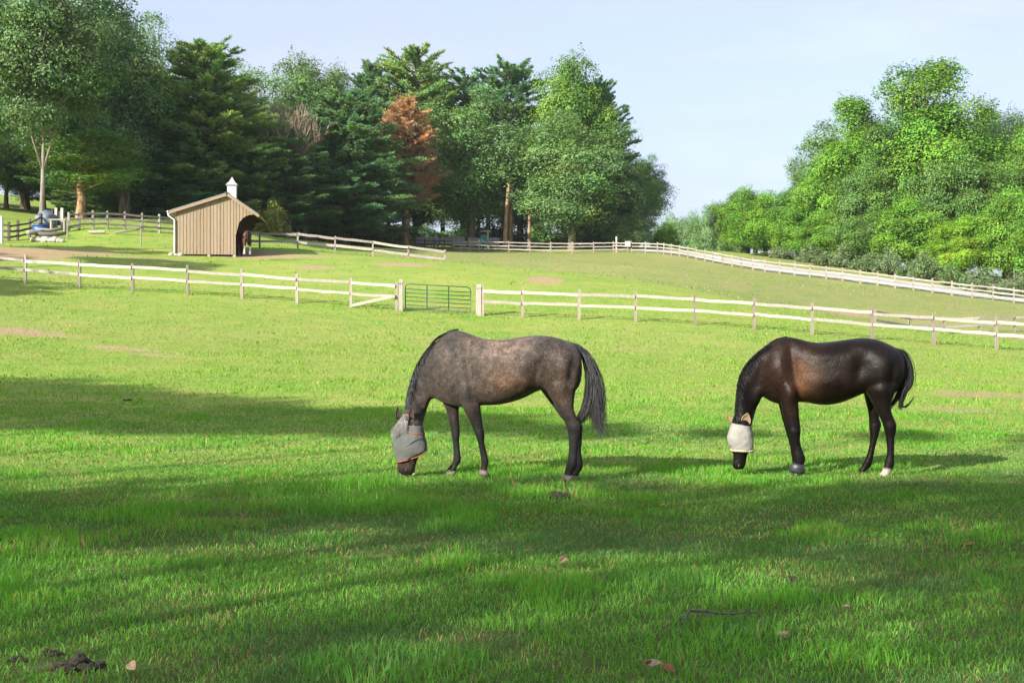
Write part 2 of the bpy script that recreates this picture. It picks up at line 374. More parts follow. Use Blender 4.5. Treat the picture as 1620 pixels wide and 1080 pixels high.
# ------------------------------------------------------------------ grass blades (uncountable)
def scatter(rs, Y0, Y1, dens, margin):
    """random ground points in the strip the picture can see, and some metres beside it"""
    hw = 0.43
    area = (Y1 ** 2 - Y0 ** 2) * hw + 2 * margin * (Y1 - Y0)
    n = int(area * dens)
    y = np.sqrt(rs.rand(n) * (Y1 ** 2 - Y0 ** 2) + Y0 ** 2)
    x = (rs.rand(n) * 2 - 1) * (y * hw + margin)
    return x, y
BLUEP = [(ray_ground(px, py).x, ray_ground(px, py).y, r) for px, py, r in ((610, 1062, .34), (690, 1050, .22), (1050, 925, .3), (130, 598, .8), (1180, 1000, .2), (240, 600, .5))]   # denser blue green clumps
def grass_mesh(name, zones, seed):
    rs = np.random.RandomState(seed); VV, FF, CC = [], [], []; base = 0
    for (Y0, Y1, dens, L, W, margin) in zones:
        x, y = scatter(rs, Y0, Y1, dens, margin)
        dz = grid_sample(dirt, x, y)
        pt = fbm(x, y, 0.55, 21); pb = fbm(x, y, 2.6, 31, 2)      # small tufts, broad growth
        thin = fbm(x, y, 0.9, 41)
        keep = (rs.rand(len(x)) > dz * 1.15) & (rs.rand(len(x)) < 0.25 + 1.6 * thin)
        x, y, pt, pb, thin = x[keep], y[keep], pt[keep], pb[keep], thin[keep]
        n = len(x)
        tuft = np.clip((pt * 0.6 + pb * 0.4 - 0.50) / 0.16, 0, 1)
        for bx, by, br_ in BLUEP: tuft = np.where(((x - bx) / br_) ** 2 + ((y - by) / (br_ * .8)) ** 2 < 1.3, .45 + .3 * rs.rand(n), tuft)
        h = L * (0.55 + 0.75 * rs.rand(n)) * (0.66 + 1.0 * tuft)
        w = W * (0.7 + 0.6 * rs.rand(n))
        az = rs.rand(n) * 2 * np.pi; lean = (0.25 + 0.85 * rs.rand(n)) * (1.15 - 0.45 * tuft)
        dirx, diry = np.cos(az), np.sin(az)
        fa = rs.rand(n) * np.pi; wx, wy = np.cos(fa) * w / 2, np.sin(fa) * w / 2
        z = grid_sample(GZ, x, y) - 0.004
        # five vertices: base pair, middle pair, tip
        m = 0.5
        mx_, my_, mz_ = x + dirx * h * lean * 0.28, y + diry * h * lean * 0.28, z + h * 0.58
        tx, ty, tz = x + dirx * h * lean * 0.85, y + diry * h * lean * 0.85, z + h * (1.0 - 0.28 * lean)
        V = np.empty((n, 5, 3), np.float32)
        V[:, 0] = np.stack([x - wx, y - wy, z], 1); V[:, 1] = np.stack([x + wx, y + wy, z], 1)
        V[:, 2] = np.stack([mx_ + wx * .8, my_ + wy * .8, mz_], 1); V[:, 3] = np.stack([mx_ - wx * .8, my_ - wy * .8, mz_], 1)
        V[:, 4] = np.stack([tx, ty, tz], 1)
        b = base + 5 * np.arange(n)[:, None]
        f = np.concatenate([b + np.array([[0, 1, 2]]), b + np.array([[0, 2, 3]]), b + np.array([[3, 2, 4]])], 0)
        # natural colour of each blade, plus a near lift against the shade
        k = rs.rand(n)[:, None] ** 1.4
        c = np.array([0.060, 0.185, 0.026]) * (1 - k) + np.array([0.185, 0.40, 0.06]) * k
        lushc = np.array([0.14, 0.37, 0.035]); c = c + (lushc - c) * (tuft * 0.75)[:, None]
        blue = np.clip((fbm(x, y, 1.7, 55) - 0.56) / 0.1, 0, 1)[:, None]
        for bx, by, br_ in BLUEP: blue = np.maximum(blue, 1.6 * np.exp(-(((x - bx) / br_) ** 2 + ((y - by) / (br_ * .8)) ** 2))[:, None])
        c = c + (np.array([0.065, 0.145, 0.062]) - c) * np.clip(blue * 0.55 * (1 - .6 * tuft[:, None]), 0, .85)
        farY = np.clip((y - 19) / 12, 0, 1)[:, None]; c = c + (np.array([0.215, 0.345, 0.055]) - c) * farY * 0.75
        c = c * (1 + .28 * np.clip((11 - y) / 4, 0, 1))[:, None]  # blades close by brightened to lift the foreground shade
        straw = rs.rand(n) < (0.035 + 0.16 * (thin < 0.42)); c[straw] = np.array([0.34, 0.29, 0.12]) * (0.7 + 0.6 * rs.rand(straw.sum()))[:, None]
        VV.append(V.reshape(-1, 3)); FF.append(f); CC.append(np.repeat(c, 5, 0)); base += 5 * n
    return mesh_np(name, np.concatenate(VV), np.concatenate(FF), np.concatenate(CC), smooth=False)
def mat_grass():
    t = NT('grass_blade')
    at = t.n('ShaderNodeAttribute', attribute_name='Col'); c = at.outputs['Color']
    p = t.n('ShaderNodeBsdfPrincipled'); t.l(c, p.inputs['Base Color']); p.inputs['Roughness'].default_value = 0.55
    p.inputs['Specular IOR Level'].default_value = 0.2
    tr = t.n('ShaderNodeBsdfTranslucent'); t.l(t.mix(1.0, c, (1.3, 1.3, 0.5), 'MULTIPLY'), tr.inputs[0])
    mx = t.n('ShaderNodeMixShader'); mx.inputs[0].default_value = 0.4
    t.l(p.outputs[0], mx.inputs[1]); t.l(tr.outputs[0], mx.inputs[2]); t.l(mx.outputs[0], t.out.inputs[0]); return t.m
M_GRASS = mat_grass()
gm = grass_mesh('grass', [(3.2, 8.5, 2700, 0.068, 0.0054, 1.0), (8.5, 14.5, 1700, 0.06, 0.0074, 1.2), (14.5, 24, 600, 0.055, 0.0125, 1.5), (24, 40, 140, 0.055, 0.022, 1.5), (40, 60, 30, 0.07, 0.036, 1.5), (60, 120, 2.5, 0.08, 0.07, 2)], 3)
gm.materials.append(M_GRASS)
grass = link('grass', gm)
props(grass, 'short green pasture grass with taller bright tufts', 'grass', None, 'stuff')
# ------------------------------------------------------------------ tree prototypes (real size; copied later)
M_LEAF = mat_leaf('broad_leaf', 0.27)
M_NEEDLE = mat_leaf('needle', 0.42, 0.6, 0.2)
def mat_bark(name, c1, c2, c3):
    t = NT(name); f = t.noise(4, 6, 0.65, stretch=(1, 1, 0.22)); g = t.noise(0.8, 3)
    c = t.ramp(f, [(0.3, c1), (0.5, c2), (0.72, c3)]); oi = t.n('ShaderNodeObjectInfo')
    c = t.mix(1.0, c, oi.outputs['Color'], 'MULTIPLY')
    t.bsdf(c, 0.9, f, 0.8, 0.05, Specular_IOR_Level=0.1); return t.m
M_BARK = mat_bark('grey_brown_bark', (0.06, 0.048, 0.036), (0.15, 0.12, 0.092), (0.27, 0.23, 0.18))
M_PALE = mat_bark('pale_bark', (0.13, 0.115, 0.095), (0.22, 0.20, 0.165), (0.31, 0.285, 0.24))

def cards(rs, cen, nrm, size, aspect=0.6, droop=0.0):
    """one folded leaf-shaped card (4 verts, kite) per centre, facing nrm"""
    n = len(cen); nrm = nrm / np.maximum(np.linalg.norm(nrm, axis=1, keepdims=True), 1e-6)
    r = rs.randn(n, 3); r[:, 2] -= droop
    a = np.cross(nrm, r); a /= np.maximum(np.linalg.norm(a, axis=1, keepdims=True), 1e-6); b = np.cross(nrm, a)
    s = size[:, None]
    V = np.empty((n, 4, 3), np.float32)
    V[:, 0] = cen - b * s * 0.5
    V[:, 1] = cen + a * s * aspect * 0.5 - nrm * s * 0.08
    V[:, 2] = cen + b * s * 0.5 - nrm * s * 0.12
    V[:, 3] = cen - a * s * aspect * 0.5 - nrm * s * 0.08
    return V
def quads(V):
    n = len(V); return V.reshape(-1, 3), np.arange(4 * n).reshape(n, 4)
def unit(rs, n):
    v = rs.randn(n, 3); return v / np.linalg.norm(v, axis=1, keepdims=True)

def broadleaf(seed, H=20.0, rad=5.5, base=0.22, nclump=92, per=500, leaf=0.245, lumpy=0.35, cr=(1.1, 2.1), pointy=0.0, trunk_r=0.35, flat=0.85, fork=False):
    """returns (trunk mesh, crown mesh): limbs run to clumps of leaves spread through the crown"""
    rs = np.random.RandomState(seed); rnd = random.Random(seed)
    z0, z1 = H * base, H
    cz = (z0 + z1) / 2; rz_ = (z1 - z0) / 2
    d = unit(rs, nclump); rr = np.clip(rs.rand(nclump) ** 0.42, 0.25, 1.0)
    lob = 1 + lumpy * (np.array([mnoise.noise(Vector(v) * 1.6 + Vector((seed, 0, 0))) for v in d]))
    pos = d * rr[:, None] * np.array([rad, rad, rz_]) * lob[:, None]
    zf = (pos[:, 2] / rz_ + 1) / 2
    prof = 1 - pointy * np.clip(zf, 0, 1) ** 1.3
    pos[:, 0] *= prof; pos[:, 1] *= prof; pos[:, 2] += cz
    pos[:, :2] *= 0.86; pos[:, 2] = cz + (pos[:, 2] - cz) * 0.9
    crad = rs.uniform(cr[0], cr[1], nclump) * (1 - 0.35 * pointy * zf)
    V, C = [], []
    for i in range(nclump):
        n = int(per * (crad[i] / np.mean(cr)) ** 1.6)
        u = unit(rs, n); lo = (u[:, 2] < -.2) & (rs.rand(n) < .6); u[lo, 2] *= -1
        u /= np.linalg.norm(u, axis=1, keepdims=True)
        lump = 1 + 0.35 * np.sin(u @ rs.randn(3) * 4 + rs.rand() * 6) * np.sin(u @ rs.randn(3) * 5)
        r = crad[i] * lump * (0.5 + 0.52 * rs.rand(n) ** 0.55)
        cen = pos[i] + u * r[:, None] * np.array([1, 1, flat])
        out = pos[i] - np.array([0, 0, cz]); out = out / (np.linalg.norm(out) + 1e-6)
        nr = u * 0.75 + out * 0.35 + np.array([0, 0, 0.35]) + rs.randn(n, 3) * 0.5
        V.append(cards(rs, cen, nr, leaf * rs.uniform(0.6, 1.3, n), 0.68, 0.4))
        ct = rs.uniform(0.66, 1.25) * np.array([rs.uniform(0.85, 1.18), 1.0, rs.uniform(0.7, 1.2)])
        lt = rs.uniform(0.78, 1.25, n)[:, None] * np.array([1, 1, 1]) * np.stack([rs.uniform(0.85, 1.2, n), np.ones(n), rs.uniform(.7, 1.3, n)], 1)
        C.append(np.repeat(np.clip(lt * ct, 0, 2.5), 4, 0))
    V = np.concatenate(V); v, f = quads(V)
    crown = mesh_np('crown', v, f, np.concatenate(C), M_LEAF)
    tb = MB(); top = H * (0.72 if not fork else 0.5)
    wob = [Vector((rnd.uniform(-.3, .3) * t, rnd.uniform(-.3, .3) * t, top * t)) for t in (0.0, 0.12, 0.3, 0.5, 0.75, 1.0)]
    tb.tube([wob[0] + Vector((0, 0, -0.6))] + wob, [trunk_r * 1.7, trunk_r * 1.35, trunk_r * 1.02, trunk_r * 0.9, trunk_r * 0.75, trunk_r * 0.5, trunk_r * 0.2], 9)
    def trunk_at(z):
        for a, b in zip(wob[:-1], wob[1:]):
            if a.z <= z <= b.z: return a.lerp(b, (z - a.z) / (b.z - a.z))
        return wob[-1]
    for i in rs.permutation(nclump)[:26]:
        p = Vector(pos[i]); zt = min(max(p.z - Vector((p.x, p.y, 0)).length * rnd.uniform(0.5, 0.9), H * base * 0.75), top)
        q = trunk_at(zt); m = q.lerp(p, 0.5) + Vector((rnd.uniform(-.4, .4), rnd.uniform(-.4, .4), -0.3))
        k = trunk_r * rnd.uniform(0.22, 0.42)
        tb.tube([q, m, p], [k, k * 0.6, k * 0.15], 5)
    if fork:
        for s in (-1, 1):
            q = trunk_at(H * base * 0.75); e = Vector((s * rad * 0.35, 0, H * 0.62))
            tb.tube([q, q.lerp(e, 0.45) + Vector((s * 0.25, 0, 0)), e], [trunk_r * 0.6, trunk_r * 0.4, trunk_r * 0.15], 7)
    return tb, crown

def needle_plume(rs, cen, axis, n, L, spread, needle):
    """a spray of needle tufts round a twig: long narrow cards fanning forward and up"""
    t = rs.rand(n)[:, None]
    base = cen - axis * L * 0.5 + axis * L * t
    d = axis * 0.6 + rs.randn(n, 3) * spread * 1.2 + np.array([0, 0, 0.5]); d /= np.linalg.norm(d, axis=1, keepdims=True)
    out = base * np.array([1, 1, 0]); out = out / np.maximum(np.linalg.norm(out, axis=1, keepdims=True), .1)
    s = np.cross(d, out * .55 + np.array([0, 0, .6]) + rs.randn(n, 3) * .45); s /= np.maximum(np.linalg.norm(s, axis=1, keepdims=True), 1e-6)
    ln = (needle * rs.uniform(0.7, 1.3, n))[:, None]; w = ln * 0.115
    V = np.empty((n, 4, 3), np.float32)
    V[:, 0] = base - d * ln * 0.1; V[:, 1] = base + d * ln * 0.55 + s * w; V[:, 2] = base + d * ln; V[:, 3] = base + d * ln * 0.55 - s * w
    return V
def pine(seed, H=22.0, rad=4.8, base=0.12, gap=0.78, boughs=7, per=66, needle=0.40, sparse=0.0, thin_top=0.75, trunk_r=0.33, droop=0.0):
    """white pine: whorls of level boughs carrying plumes of needles, feathery uneven outline"""
    rs = np.random.RandomState(seed); rnd = random.Random(seed)
    V, C = [], []; tb = MB()
    tb.tube([(0, 0, -0.6), (0, 0, 0.4), (0.1, 0, H * 0.35), (0.15, 0.1, H * 0.7), (0.1, 0, H * 0.98)], [trunk_r * 1.5, trunk_r * 1.15, trunk_r * 0.85, trunk_r * 0.5, 0.04], 8)
    z = H * base
    while z < H - 0.4:
        f = (z - H * base) / (H * (1 - base))
        prof = (1 - f ** 1.9 * thin_top) * (0.72 + 0.28 * min(1, f * 5)) * (1.0 if f < .9 else (1 - f) / 0.10 * 0.5 + 0.5)
        nb = max(4, int(boughs * (1 - 0.3 * f) + rnd.random()))
        a0 = rnd.random() * 6.28
        for k in range(nb):
            if rnd.random() < sparse: continue
            a = a0 + 6.283 * k / nb + rnd.uniform(-0.3, 0.3)
            L = rad * prof * rnd.uniform(0.55, 1.18)
            up = rnd.uniform(-0.05, 0.22) + 0.75 * f ** 3 - droop * (1 - f)
            d = np.array([math.cos(a), math.sin(a), up]); zz = z + rnd.uniform(-0.35, 0.35)
            p0 = Vector((0, 0, zz)); e = Vector((d[0] * L, d[1] * L, zz + up * L + 0.05 * L))
            tb.tube([p0, p0.lerp(e, 0.5) + Vector((0, 0, -0.05 * L)), e], [0.02 + 0.016 * L, 0.014 * L + 0.012, 0.01], 4, caps=False)
            np_ = max(3, int(L * 3.0))
            ct = rs.uniform(0.75, 1.2); hue = rs.uniform(0.8, 1.15)
            for j in range(np_):
                t = 0.25 + 0.75 * (j + rnd.random()) / np_
                side = rnd.uniform(-1, 1) * 0.42 * L * (1.2 - t)
                c = np.array([d[0] * L * t - d[1] * side, d[1] * L * t + d[0] * side, zz + up * L * t + rnd.uniform(-0.35, 0.5)])
                ax = np.array([d[0] - d[1] * side * 0.35, d[1] + d[0] * side * 0.35, up + 0.15]); ax /= np.linalg.norm(ax)
                v = needle_plume(rs, c, ax, per, 0.85, 0.42, needle); V.append(v)
                lt = rs.uniform(0.8, 1.2, per)[:, None] * ct * np.array([hue, 1, 1 / hue]) * (rs.uniform(0.85, 1.15))
                C.append(np.repeat(lt, 4, 0))
        z += gap * rnd.uniform(0.75, 1.25) * (1 - 0.35 * f)
    # leader
    for j in range(5):
        V.append(needle_plume(rs, np.array([0.1, 0, H - 0.5 - 0.35 * j]), np.array([rnd.uniform(-.5, .5), rnd.uniform(-.5, .5), 0.9]), per, 0.8, 0.35, needle)); C.append(np.ones((per * 4, 3)))
    v, f = quads(np.concatenate(V))
    return tb, mesh_np('crown', v, f, np.concatenate(C), M_NEEDLE)

def twiggy(seed, H=11.0, rad=3.6):
    """leafless crown of fine tan twigs"""
    rs = np.random.RandomState(seed); rnd = random.Random(seed); tb = MB()
    tb.tube([(0, 0, -0.5), (0, 0, H * 0.35), (0.2, 0, H * 0.6)], [0.2, 0.15, 0.08], 6)
    tw = MB()
    def grow(p, d, L, r, lev):
        e = p + d * L
        (tb if lev < 2 else tw).tube([p, p.lerp(e, .5) + Vector((rnd.uniform(-.06, .06), rnd.uniform(-.06, .06), 0)) * L, e], [r, r * 0.75, r * 0.45], 3 if lev > 1 else 5, caps=False)
        if lev >= 4: return
        for k in range(4 if lev < 3 else 6):
            t = rnd.uniform(0.35, 1.0)
            nd = (d + Vector((rnd.uniform(-.8, .8), rnd.uniform(-.8, .8), rnd.uniform(-.1, .6)))).normalized()
            grow(p.lerp(e, t), nd, L * rnd.uniform(0.5, 0.75), max(r * 0.5, 0.022), lev + 1)
    for k in range(9):
        a = k * 0.7 + rnd.random(); grow(Vector((0, 0, H * rnd.uniform(.3, .55))), Vector((math.cos(a) * .7, math.sin(a) * .7, 1)).normalized(), H * 0.3, 0.07, 1)
    return tb, tw.mesh('crown')

def shrub_crown(seed, rad=2.0, H=2.4, n=5200, leaf=0.2):
    rs = np.random.RandomState(seed); V, C = [], []
    nc = 26
    for i in range(nc):
        d = unit(rs, 1)[0]; d[2] = abs(d[2]); r0 = rs.rand() ** 0.5
        c = d * r0 * np.array([rad * .8, rad * .8, H * 0.75]) + np.array([0, 0, 0.15 * H]); k = n // nc
        u = unit(rs, k); cen = c + u * rs.uniform(0.3, 0.75) * rad * 0.5 * (0.5 + 0.5 * rs.rand(k))[:, None]
        cen[:, 2] = np.abs(cen[:, 2])
        V.append(cards(rs, cen, u * 0.8 + np.array([0, 0, .4]) + rs.randn(k, 3) * .5, leaf * rs.uniform(.6, 1.3, k), 0.45, 0.3))
        C.append(np.repeat(rs.uniform(.7, 1.3, k)[:, None] * rs.uniform(.8, 1.15) * np.ones((1, 3)), 4, 0))
    v, f = quads(np.concatenate(V)); tb = MB()
    for k in range(6):
        a = k * 1.05; tb.tube([(0, 0, -.3), (math.cos(a) * rad * .3, math.sin(a) * rad * .3, H * .5)], [.05, .02], 4)
    return tb, mesh_np('crown', v, f, np.concatenate(C), M_LEAF)

def proto(fn, H, half, *a, **k):
    tb, crown = fn(*a, **k)
    tm = tb.mesh('trunk', M_BARK, True)
    if not crown.materials: crown.materials.append(M_BARK)
    co = np.empty(len(crown.vertices) * 3, np.float32); crown.vertices.foreach_get('co', co); co = co.reshape(-1, 3)
    half = float(np.percentile(np.hypot(co[:, 0], co[:, 1]), 88)); H = float(np.percentile(co[:, 2], 99.6))
    return dict(t=tm, c=crown, H=H, half=half)
PR = {}
PR['oak'] = proto(broadleaf, 20, 5.9, 11, 20, 5.6, 0.2, flat=1.05)
PR['maple'] = proto(broadleaf, 20, 6.4, 12, 20, 6.2, 0.10, flat=1.05, nclump=104, per=520, cr=(1.2, 2.2), lumpy=0.3, leaf=.25)
PR['poplar'] = proto(broadleaf, 20, 4.9, 13, 20, 6.0, 0.06, nclump=120, per=900, cr=(1.0, 1.9), pointy=0.42, lumpy=0.4, flat=1.25, leaf=.2)
PR['round'] = proto(broadleaf, 20, 5.2, 14, 20, 5.2, 0.3, nclump=66, per=320, lumpy=0.45)
PR['tall'] = proto(broadleaf, 22, 6.2, 15, 22, 6.2, 0.26, nclump=116, per=480, lumpy=0.5, trunk_r=0.2, fork=True)
PR['vine'] = proto(broadleaf, 12, 5.2, 16, 12, 5.2, 0.0, flat=1.1, nclump=96, per=680, cr=(0.8, 1.6), lumpy=0.4, leaf=.2)
PR['pine'] = proto(pine, 22, 5.0, 21, 22, 4.9, 0.10)
PR['pine2'] = proto(pine, 22, 4.6, 22, 22, 4.5, 0.2, sparse=0.12, thin_top=0.6)
PR['bigpine'] = proto(pine, 22, 6.6, 23, 22, 6.4, 0.08, gap=0.85, boughs=8, droop=0.06, thin_top=.7)
PR['deadpine'] = proto(pine, 20, 3.4, 24, 20, 3.4, 0.28, gap=0.5, boughs=7, droop=-.55, needle=0.36, per=44, thin_top=0.8)
PR['twig'] = proto(twiggy, 11, 4.2, 31)
PR['shrub'] = proto(shrub_crown, 2.5, 2.0, 41)

TREE_USED = {}
def tree(kind, name, label, cat, px, top, width, Y, tint=(1, 1, 1), group=None, bark=(1, 1, 1), pale=False, rot=None, sink=0.0, up=None):
    """crown top at picture row `top`, `width` photograph pixels wide, standing at depth Y"""
    pr = PR[kind]; b = S(px, Y); b.z -= sink
    H = (CAMZ - (top - 540) / F * Y) - b.z if up is None else up
    sz_ = H / pr['H']; sx = (width / F * Y / 2) / pr['half']
    i = TREE_USED.get(kind, 0); TREE_USED[kind] = i + 1
    e = empty(name, b, (i * 2.39996 if rot is None else rot), label, cat, group)
    e.scale = (sx, sx, sz_)
    tr = link('trunk', pr['t'], e); cr = link('crown', pr['c'], e)
    tr.color = (*bark, 1); cr.color = (*tint, 1)
    if pale:
        tr.material_slots[0].link = 'OBJECT'; tr.material_slots[0].material = M_PALE
    return e
# ------------------------------------------------------------------ the woods, tree by tree
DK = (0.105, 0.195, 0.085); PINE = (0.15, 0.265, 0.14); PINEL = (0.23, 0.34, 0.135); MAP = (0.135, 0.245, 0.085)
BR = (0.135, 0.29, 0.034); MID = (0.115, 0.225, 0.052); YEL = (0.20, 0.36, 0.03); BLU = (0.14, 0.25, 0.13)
GL = 'trees of the wood on the left hill'; GR = 'trees of the bright wood beyond the road'
W = [  # kind, name, label, px, top, width, Y, tint, extra
 ('tall', 'tree', 'tall tree with a pale grey forked trunk at the left edge of the wood', 66, -50, 190, 98, (0.10, 0.18, 0.07), dict(pale=True, rot=0.3)),
 ('maple', 'tree', 'huge dark broadleaf tree rising out of the top of the picture behind the pale trunk', 128, -70, 215, 116, DK, dict()),
 ('oak', 'tree', 'shaggy olive tree cut by the left edge of the picture', -25, -40, 260, 106, MAP, dict()),
 ('oak', 'tree', 'dark broadleaf tree stepping down beside the huge one', 178, 25, 120, 126, DK, dict()),
 ('round', 'tree', 'round topped lighter green tree standing between the dark broadleaf and the first pine', 250, 33, 112, 142, (0.12, 0.22, 0.07), dict(up=None)),
 ('round', 'tree', 'low spreading tree with a stout lit trunk left of the wooden shed', 128, 205, 170, 108, MID, dict(bark=(1.7, 1.35, 1.0))),  # bark tint warmed and brightened for the sun on this trunk
 ('bigpine', 'pine_tree', 'broad pine with a pale sunny top directly behind the wooden shed', 322, 72, 200, 126, PINEL, dict()),
 ('bigpine', 'pine_tree', 'dark pine filling the gap left of the wooden shed', 222, 205, 190, 122, PINE, dict()),
 ('bigpine', 'pine_tree', 'low pine with long level boughs just right of the cupola', 424, 205, 190, 130, PINE, dict()),
 ('round', 'tree', 'light green crown at the skyline right of the sunny pine', 404, 97, 120, 158, MAP, dict()),
 ('oak', 'tree', 'twin lobed broadleaf crown on the skyline above the bare twigs', 482, 92, 125, 164, MAP, dict()),
 ('twig', 'bare_tree', 'leafless tan twiggy tree between the pines', 458, 146, 105, 129, (2.0, 1.95, 1.8), dict(bark=(2.0, 1.95, 1.8))),
 ('bigpine', 'pine_tree', 'layered dark pine left of the dead orange tree', 540, 150, 205, 139, PINE, dict()),
 ('pine', 'pine_tree', 'slim pine on the skyline left of the dead orange tree', 585, 103, 95, 168, PINE, dict()),
 ('pine2', 'pine_tree', 'pine with a ragged crown, tallest behind the dead orange tree', 660, 84, 150, 170, PINEL, dict()),
 ('deadpine', 'dead_pine', 'dead pine with rusty orange needles', 641, 158, 96, 147, (0.44, 0.265, 0.18), dict(bark=(1.3, 1.1, .9))),
 ('maple', 'maple_tree', 'wide leafy maple just right of the dead orange tree', 746, 150, 175, 156, MAP, dict()),
 ('pine2', 'pine_tree', 'greyish pine rising behind the two maples', 800, 102, 130, 172, BLU, dict()),
 ('pine2', 'pine_tree', 'ragged pine top over the wide maple', 735, 118, 120, 176, BLU, dict()),
 ('oak', 'tree', 'bright yellow green crown topping the right part of the left wood', 905, 92, 112, 166, (0.12, 0.25, 0.036), dict()),
 ('bigpine', 'pine_tree', 'pine with dark side boughs reaching over the bright crown into the sky', 945, 132, 110, 170, PINE, dict()),
 ('maple', 'maple_tree', 'big rounded maple near the right end of the left wood', 905, 178, 165, 152, MAP, dict()),
 ('oak', 'tree', 'dark drooping tree closing the right end of the left wood', 978, 258, 84, 156, DK, dict()),
 ('round', 'tree', 'small crooked tree leaning into the sky at the right end of the left wood', 1020, 247, 46, 158, MID, dict()),
 ('vine', 'tree', 'short dense tree at the foot of the right end of the left wood', 1000, 322, 70, 154, DK, dict()),
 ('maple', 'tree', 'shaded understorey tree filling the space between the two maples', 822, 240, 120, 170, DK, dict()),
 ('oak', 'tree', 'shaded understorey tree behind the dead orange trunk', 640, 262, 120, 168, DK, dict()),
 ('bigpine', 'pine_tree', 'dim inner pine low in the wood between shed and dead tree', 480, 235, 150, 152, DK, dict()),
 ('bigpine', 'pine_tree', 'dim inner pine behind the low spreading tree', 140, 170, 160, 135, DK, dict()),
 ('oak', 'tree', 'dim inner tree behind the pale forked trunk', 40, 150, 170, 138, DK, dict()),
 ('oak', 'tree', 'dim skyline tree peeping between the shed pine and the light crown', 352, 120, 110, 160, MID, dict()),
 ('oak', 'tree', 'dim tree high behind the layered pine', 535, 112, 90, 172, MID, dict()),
 ('shrub', 'sapling', 'yellow lit sapling under the pines right of the shed', 432, 318, 55, 118, (0.20, 0.22, 0.05), dict()),
 ('shrub', 'sapling', 'pale green sapling at the wood edge left of the dead tree trunk', 590, 345, 60, 150, MID, dict()),
 ('shrub', 'sapling', 'bright lime bush beside the dead tree trunk', 634, 358, 32, 151, YEL, dict()),
 ('shrub', 'sapling', 'dim undergrowth bush left of the shed', 238, 322, 60, 124, MID, dict()),
 ('shrub', 'sapling', 'bright undergrowth bush under the maple at the far fence', 850, 350, 40, 154, MID, dict()),
 ('shrub', 'bush', 'lime green bush at the gap between the two woods', 1052, 353, 48, 165, YEL, dict()),
 # far trees in the gap
 ('vine', 'distant_tree', 'first distant tree in the gap, next to the lime bush', 1062, 337, 62, 300, MID, dict(up=18)),
 ('vine', 'distant_tree', 'second distant tree in the gap, flat topped', 1092, 336, 60, 290, MAP, dict(up=18)),
 ('vine', 'distant_tree', 'third distant tree in the gap, touching the bright wood', 1126, 335, 62, 280, MAP, dict(up=18)),
 ('vine', 'distant_tree', 'distant tree behind the other trees of the gap', 1150, 340, 60, 310, MID, dict(up=18)),
 # right wood
 ('vine', 'tree', 'vine hung tree at the left end of the bright wood', 1178, 299, 86, 164, BR, dict()),
 ('vine', 'tree', 'low vine hung tree second from the gap', 1222, 308, 100, 158, BR, dict()),
 ('round', 'tree', 'small dark crown poking up left of the bright wood summit', 1262, 264, 56, 163, MID, dict()),
 ('poplar', 'tree', 'second tallest tree of the bright wood, left of its summit', 1348, 163, 140, 152, BR, dict()),
 ('poplar', 'tree', 'tallest tree of the bright wood', 1466, 100, 178, 146, BR, dict()),
 ('poplar', 'tree', 'slender tree between the two tallest of the bright wood', 1406, 205, 110, 146, MID, dict()),
 ('oak', 'tree', 'dark tree on the skyline right of the tallest bright tree', 1552, 168, 90, 160, DK, dict()),
 ('oak', 'tree', 'dark skyline tree at the right edge of the picture', 1612, 180, 90, 162, DK, dict()),
 ('maple', 'tree', 'light green broad tree at the right edge of the picture', 1612, 196, 150, 142, BR, dict()),
 ('vine', 'tree', 'dense dark green tree with layered leaves right of the tallest tree', 1512, 246, 130, 138, MID, dict()),
 ('vine', 'tree', 'mid green tree under the second tallest bright tree', 1310, 268, 110, 150, BR, dict()),
 ('vine', 'tree', 'rounded dark green tree in the middle of the bright wood', 1372, 262, 100, 144, MID, dict()),
 ('vine', 'tree', 'vine draped tree low at the right edge of the picture', 1598, 305, 120, 130, BR, dict()),
 ('vine', 'tree', 'vine draped tree low under the tallest bright tree', 1444, 318, 120, 137, BR, dict()),
 ('vine', 'tree', 'yellow green vine mound right of the middle of the bright wood', 1520, 348, 90, 131, YEL, dict()),
 ('vine', 'tree', 'vine mound low under the rounded dark tree', 1376, 345, 105, 140, MID, dict()),
 ('vine', 'tree', 'vine mound low under the mid green tree', 1310, 338, 95, 147, BR, dict()),
 ('vine', 'tree', 'vine mound low right of the small dark crown', 1262, 325, 90, 153, BR, dict()),
 ('vine', 'tree', 'lowest vine mound toward the gap', 1195, 340, 80, 161, BR, dict()),
 ('maple', 'tree', 'broad tree filling behind the tallest and the dense dark tree', 1500, 200, 150, 152, MID, dict()),
 ('maple', 'tree', 'broad tree filling behind the second tallest tree', 1305, 232, 100, 160, MID, dict()),
]
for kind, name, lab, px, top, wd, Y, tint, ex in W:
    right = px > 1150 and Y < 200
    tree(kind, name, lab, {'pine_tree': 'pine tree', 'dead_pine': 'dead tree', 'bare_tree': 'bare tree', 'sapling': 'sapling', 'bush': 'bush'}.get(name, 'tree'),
         px, top, wd, Y, tint, GR if right else (GL if px < 1040 and kind != 'shrub' else None), **ex)
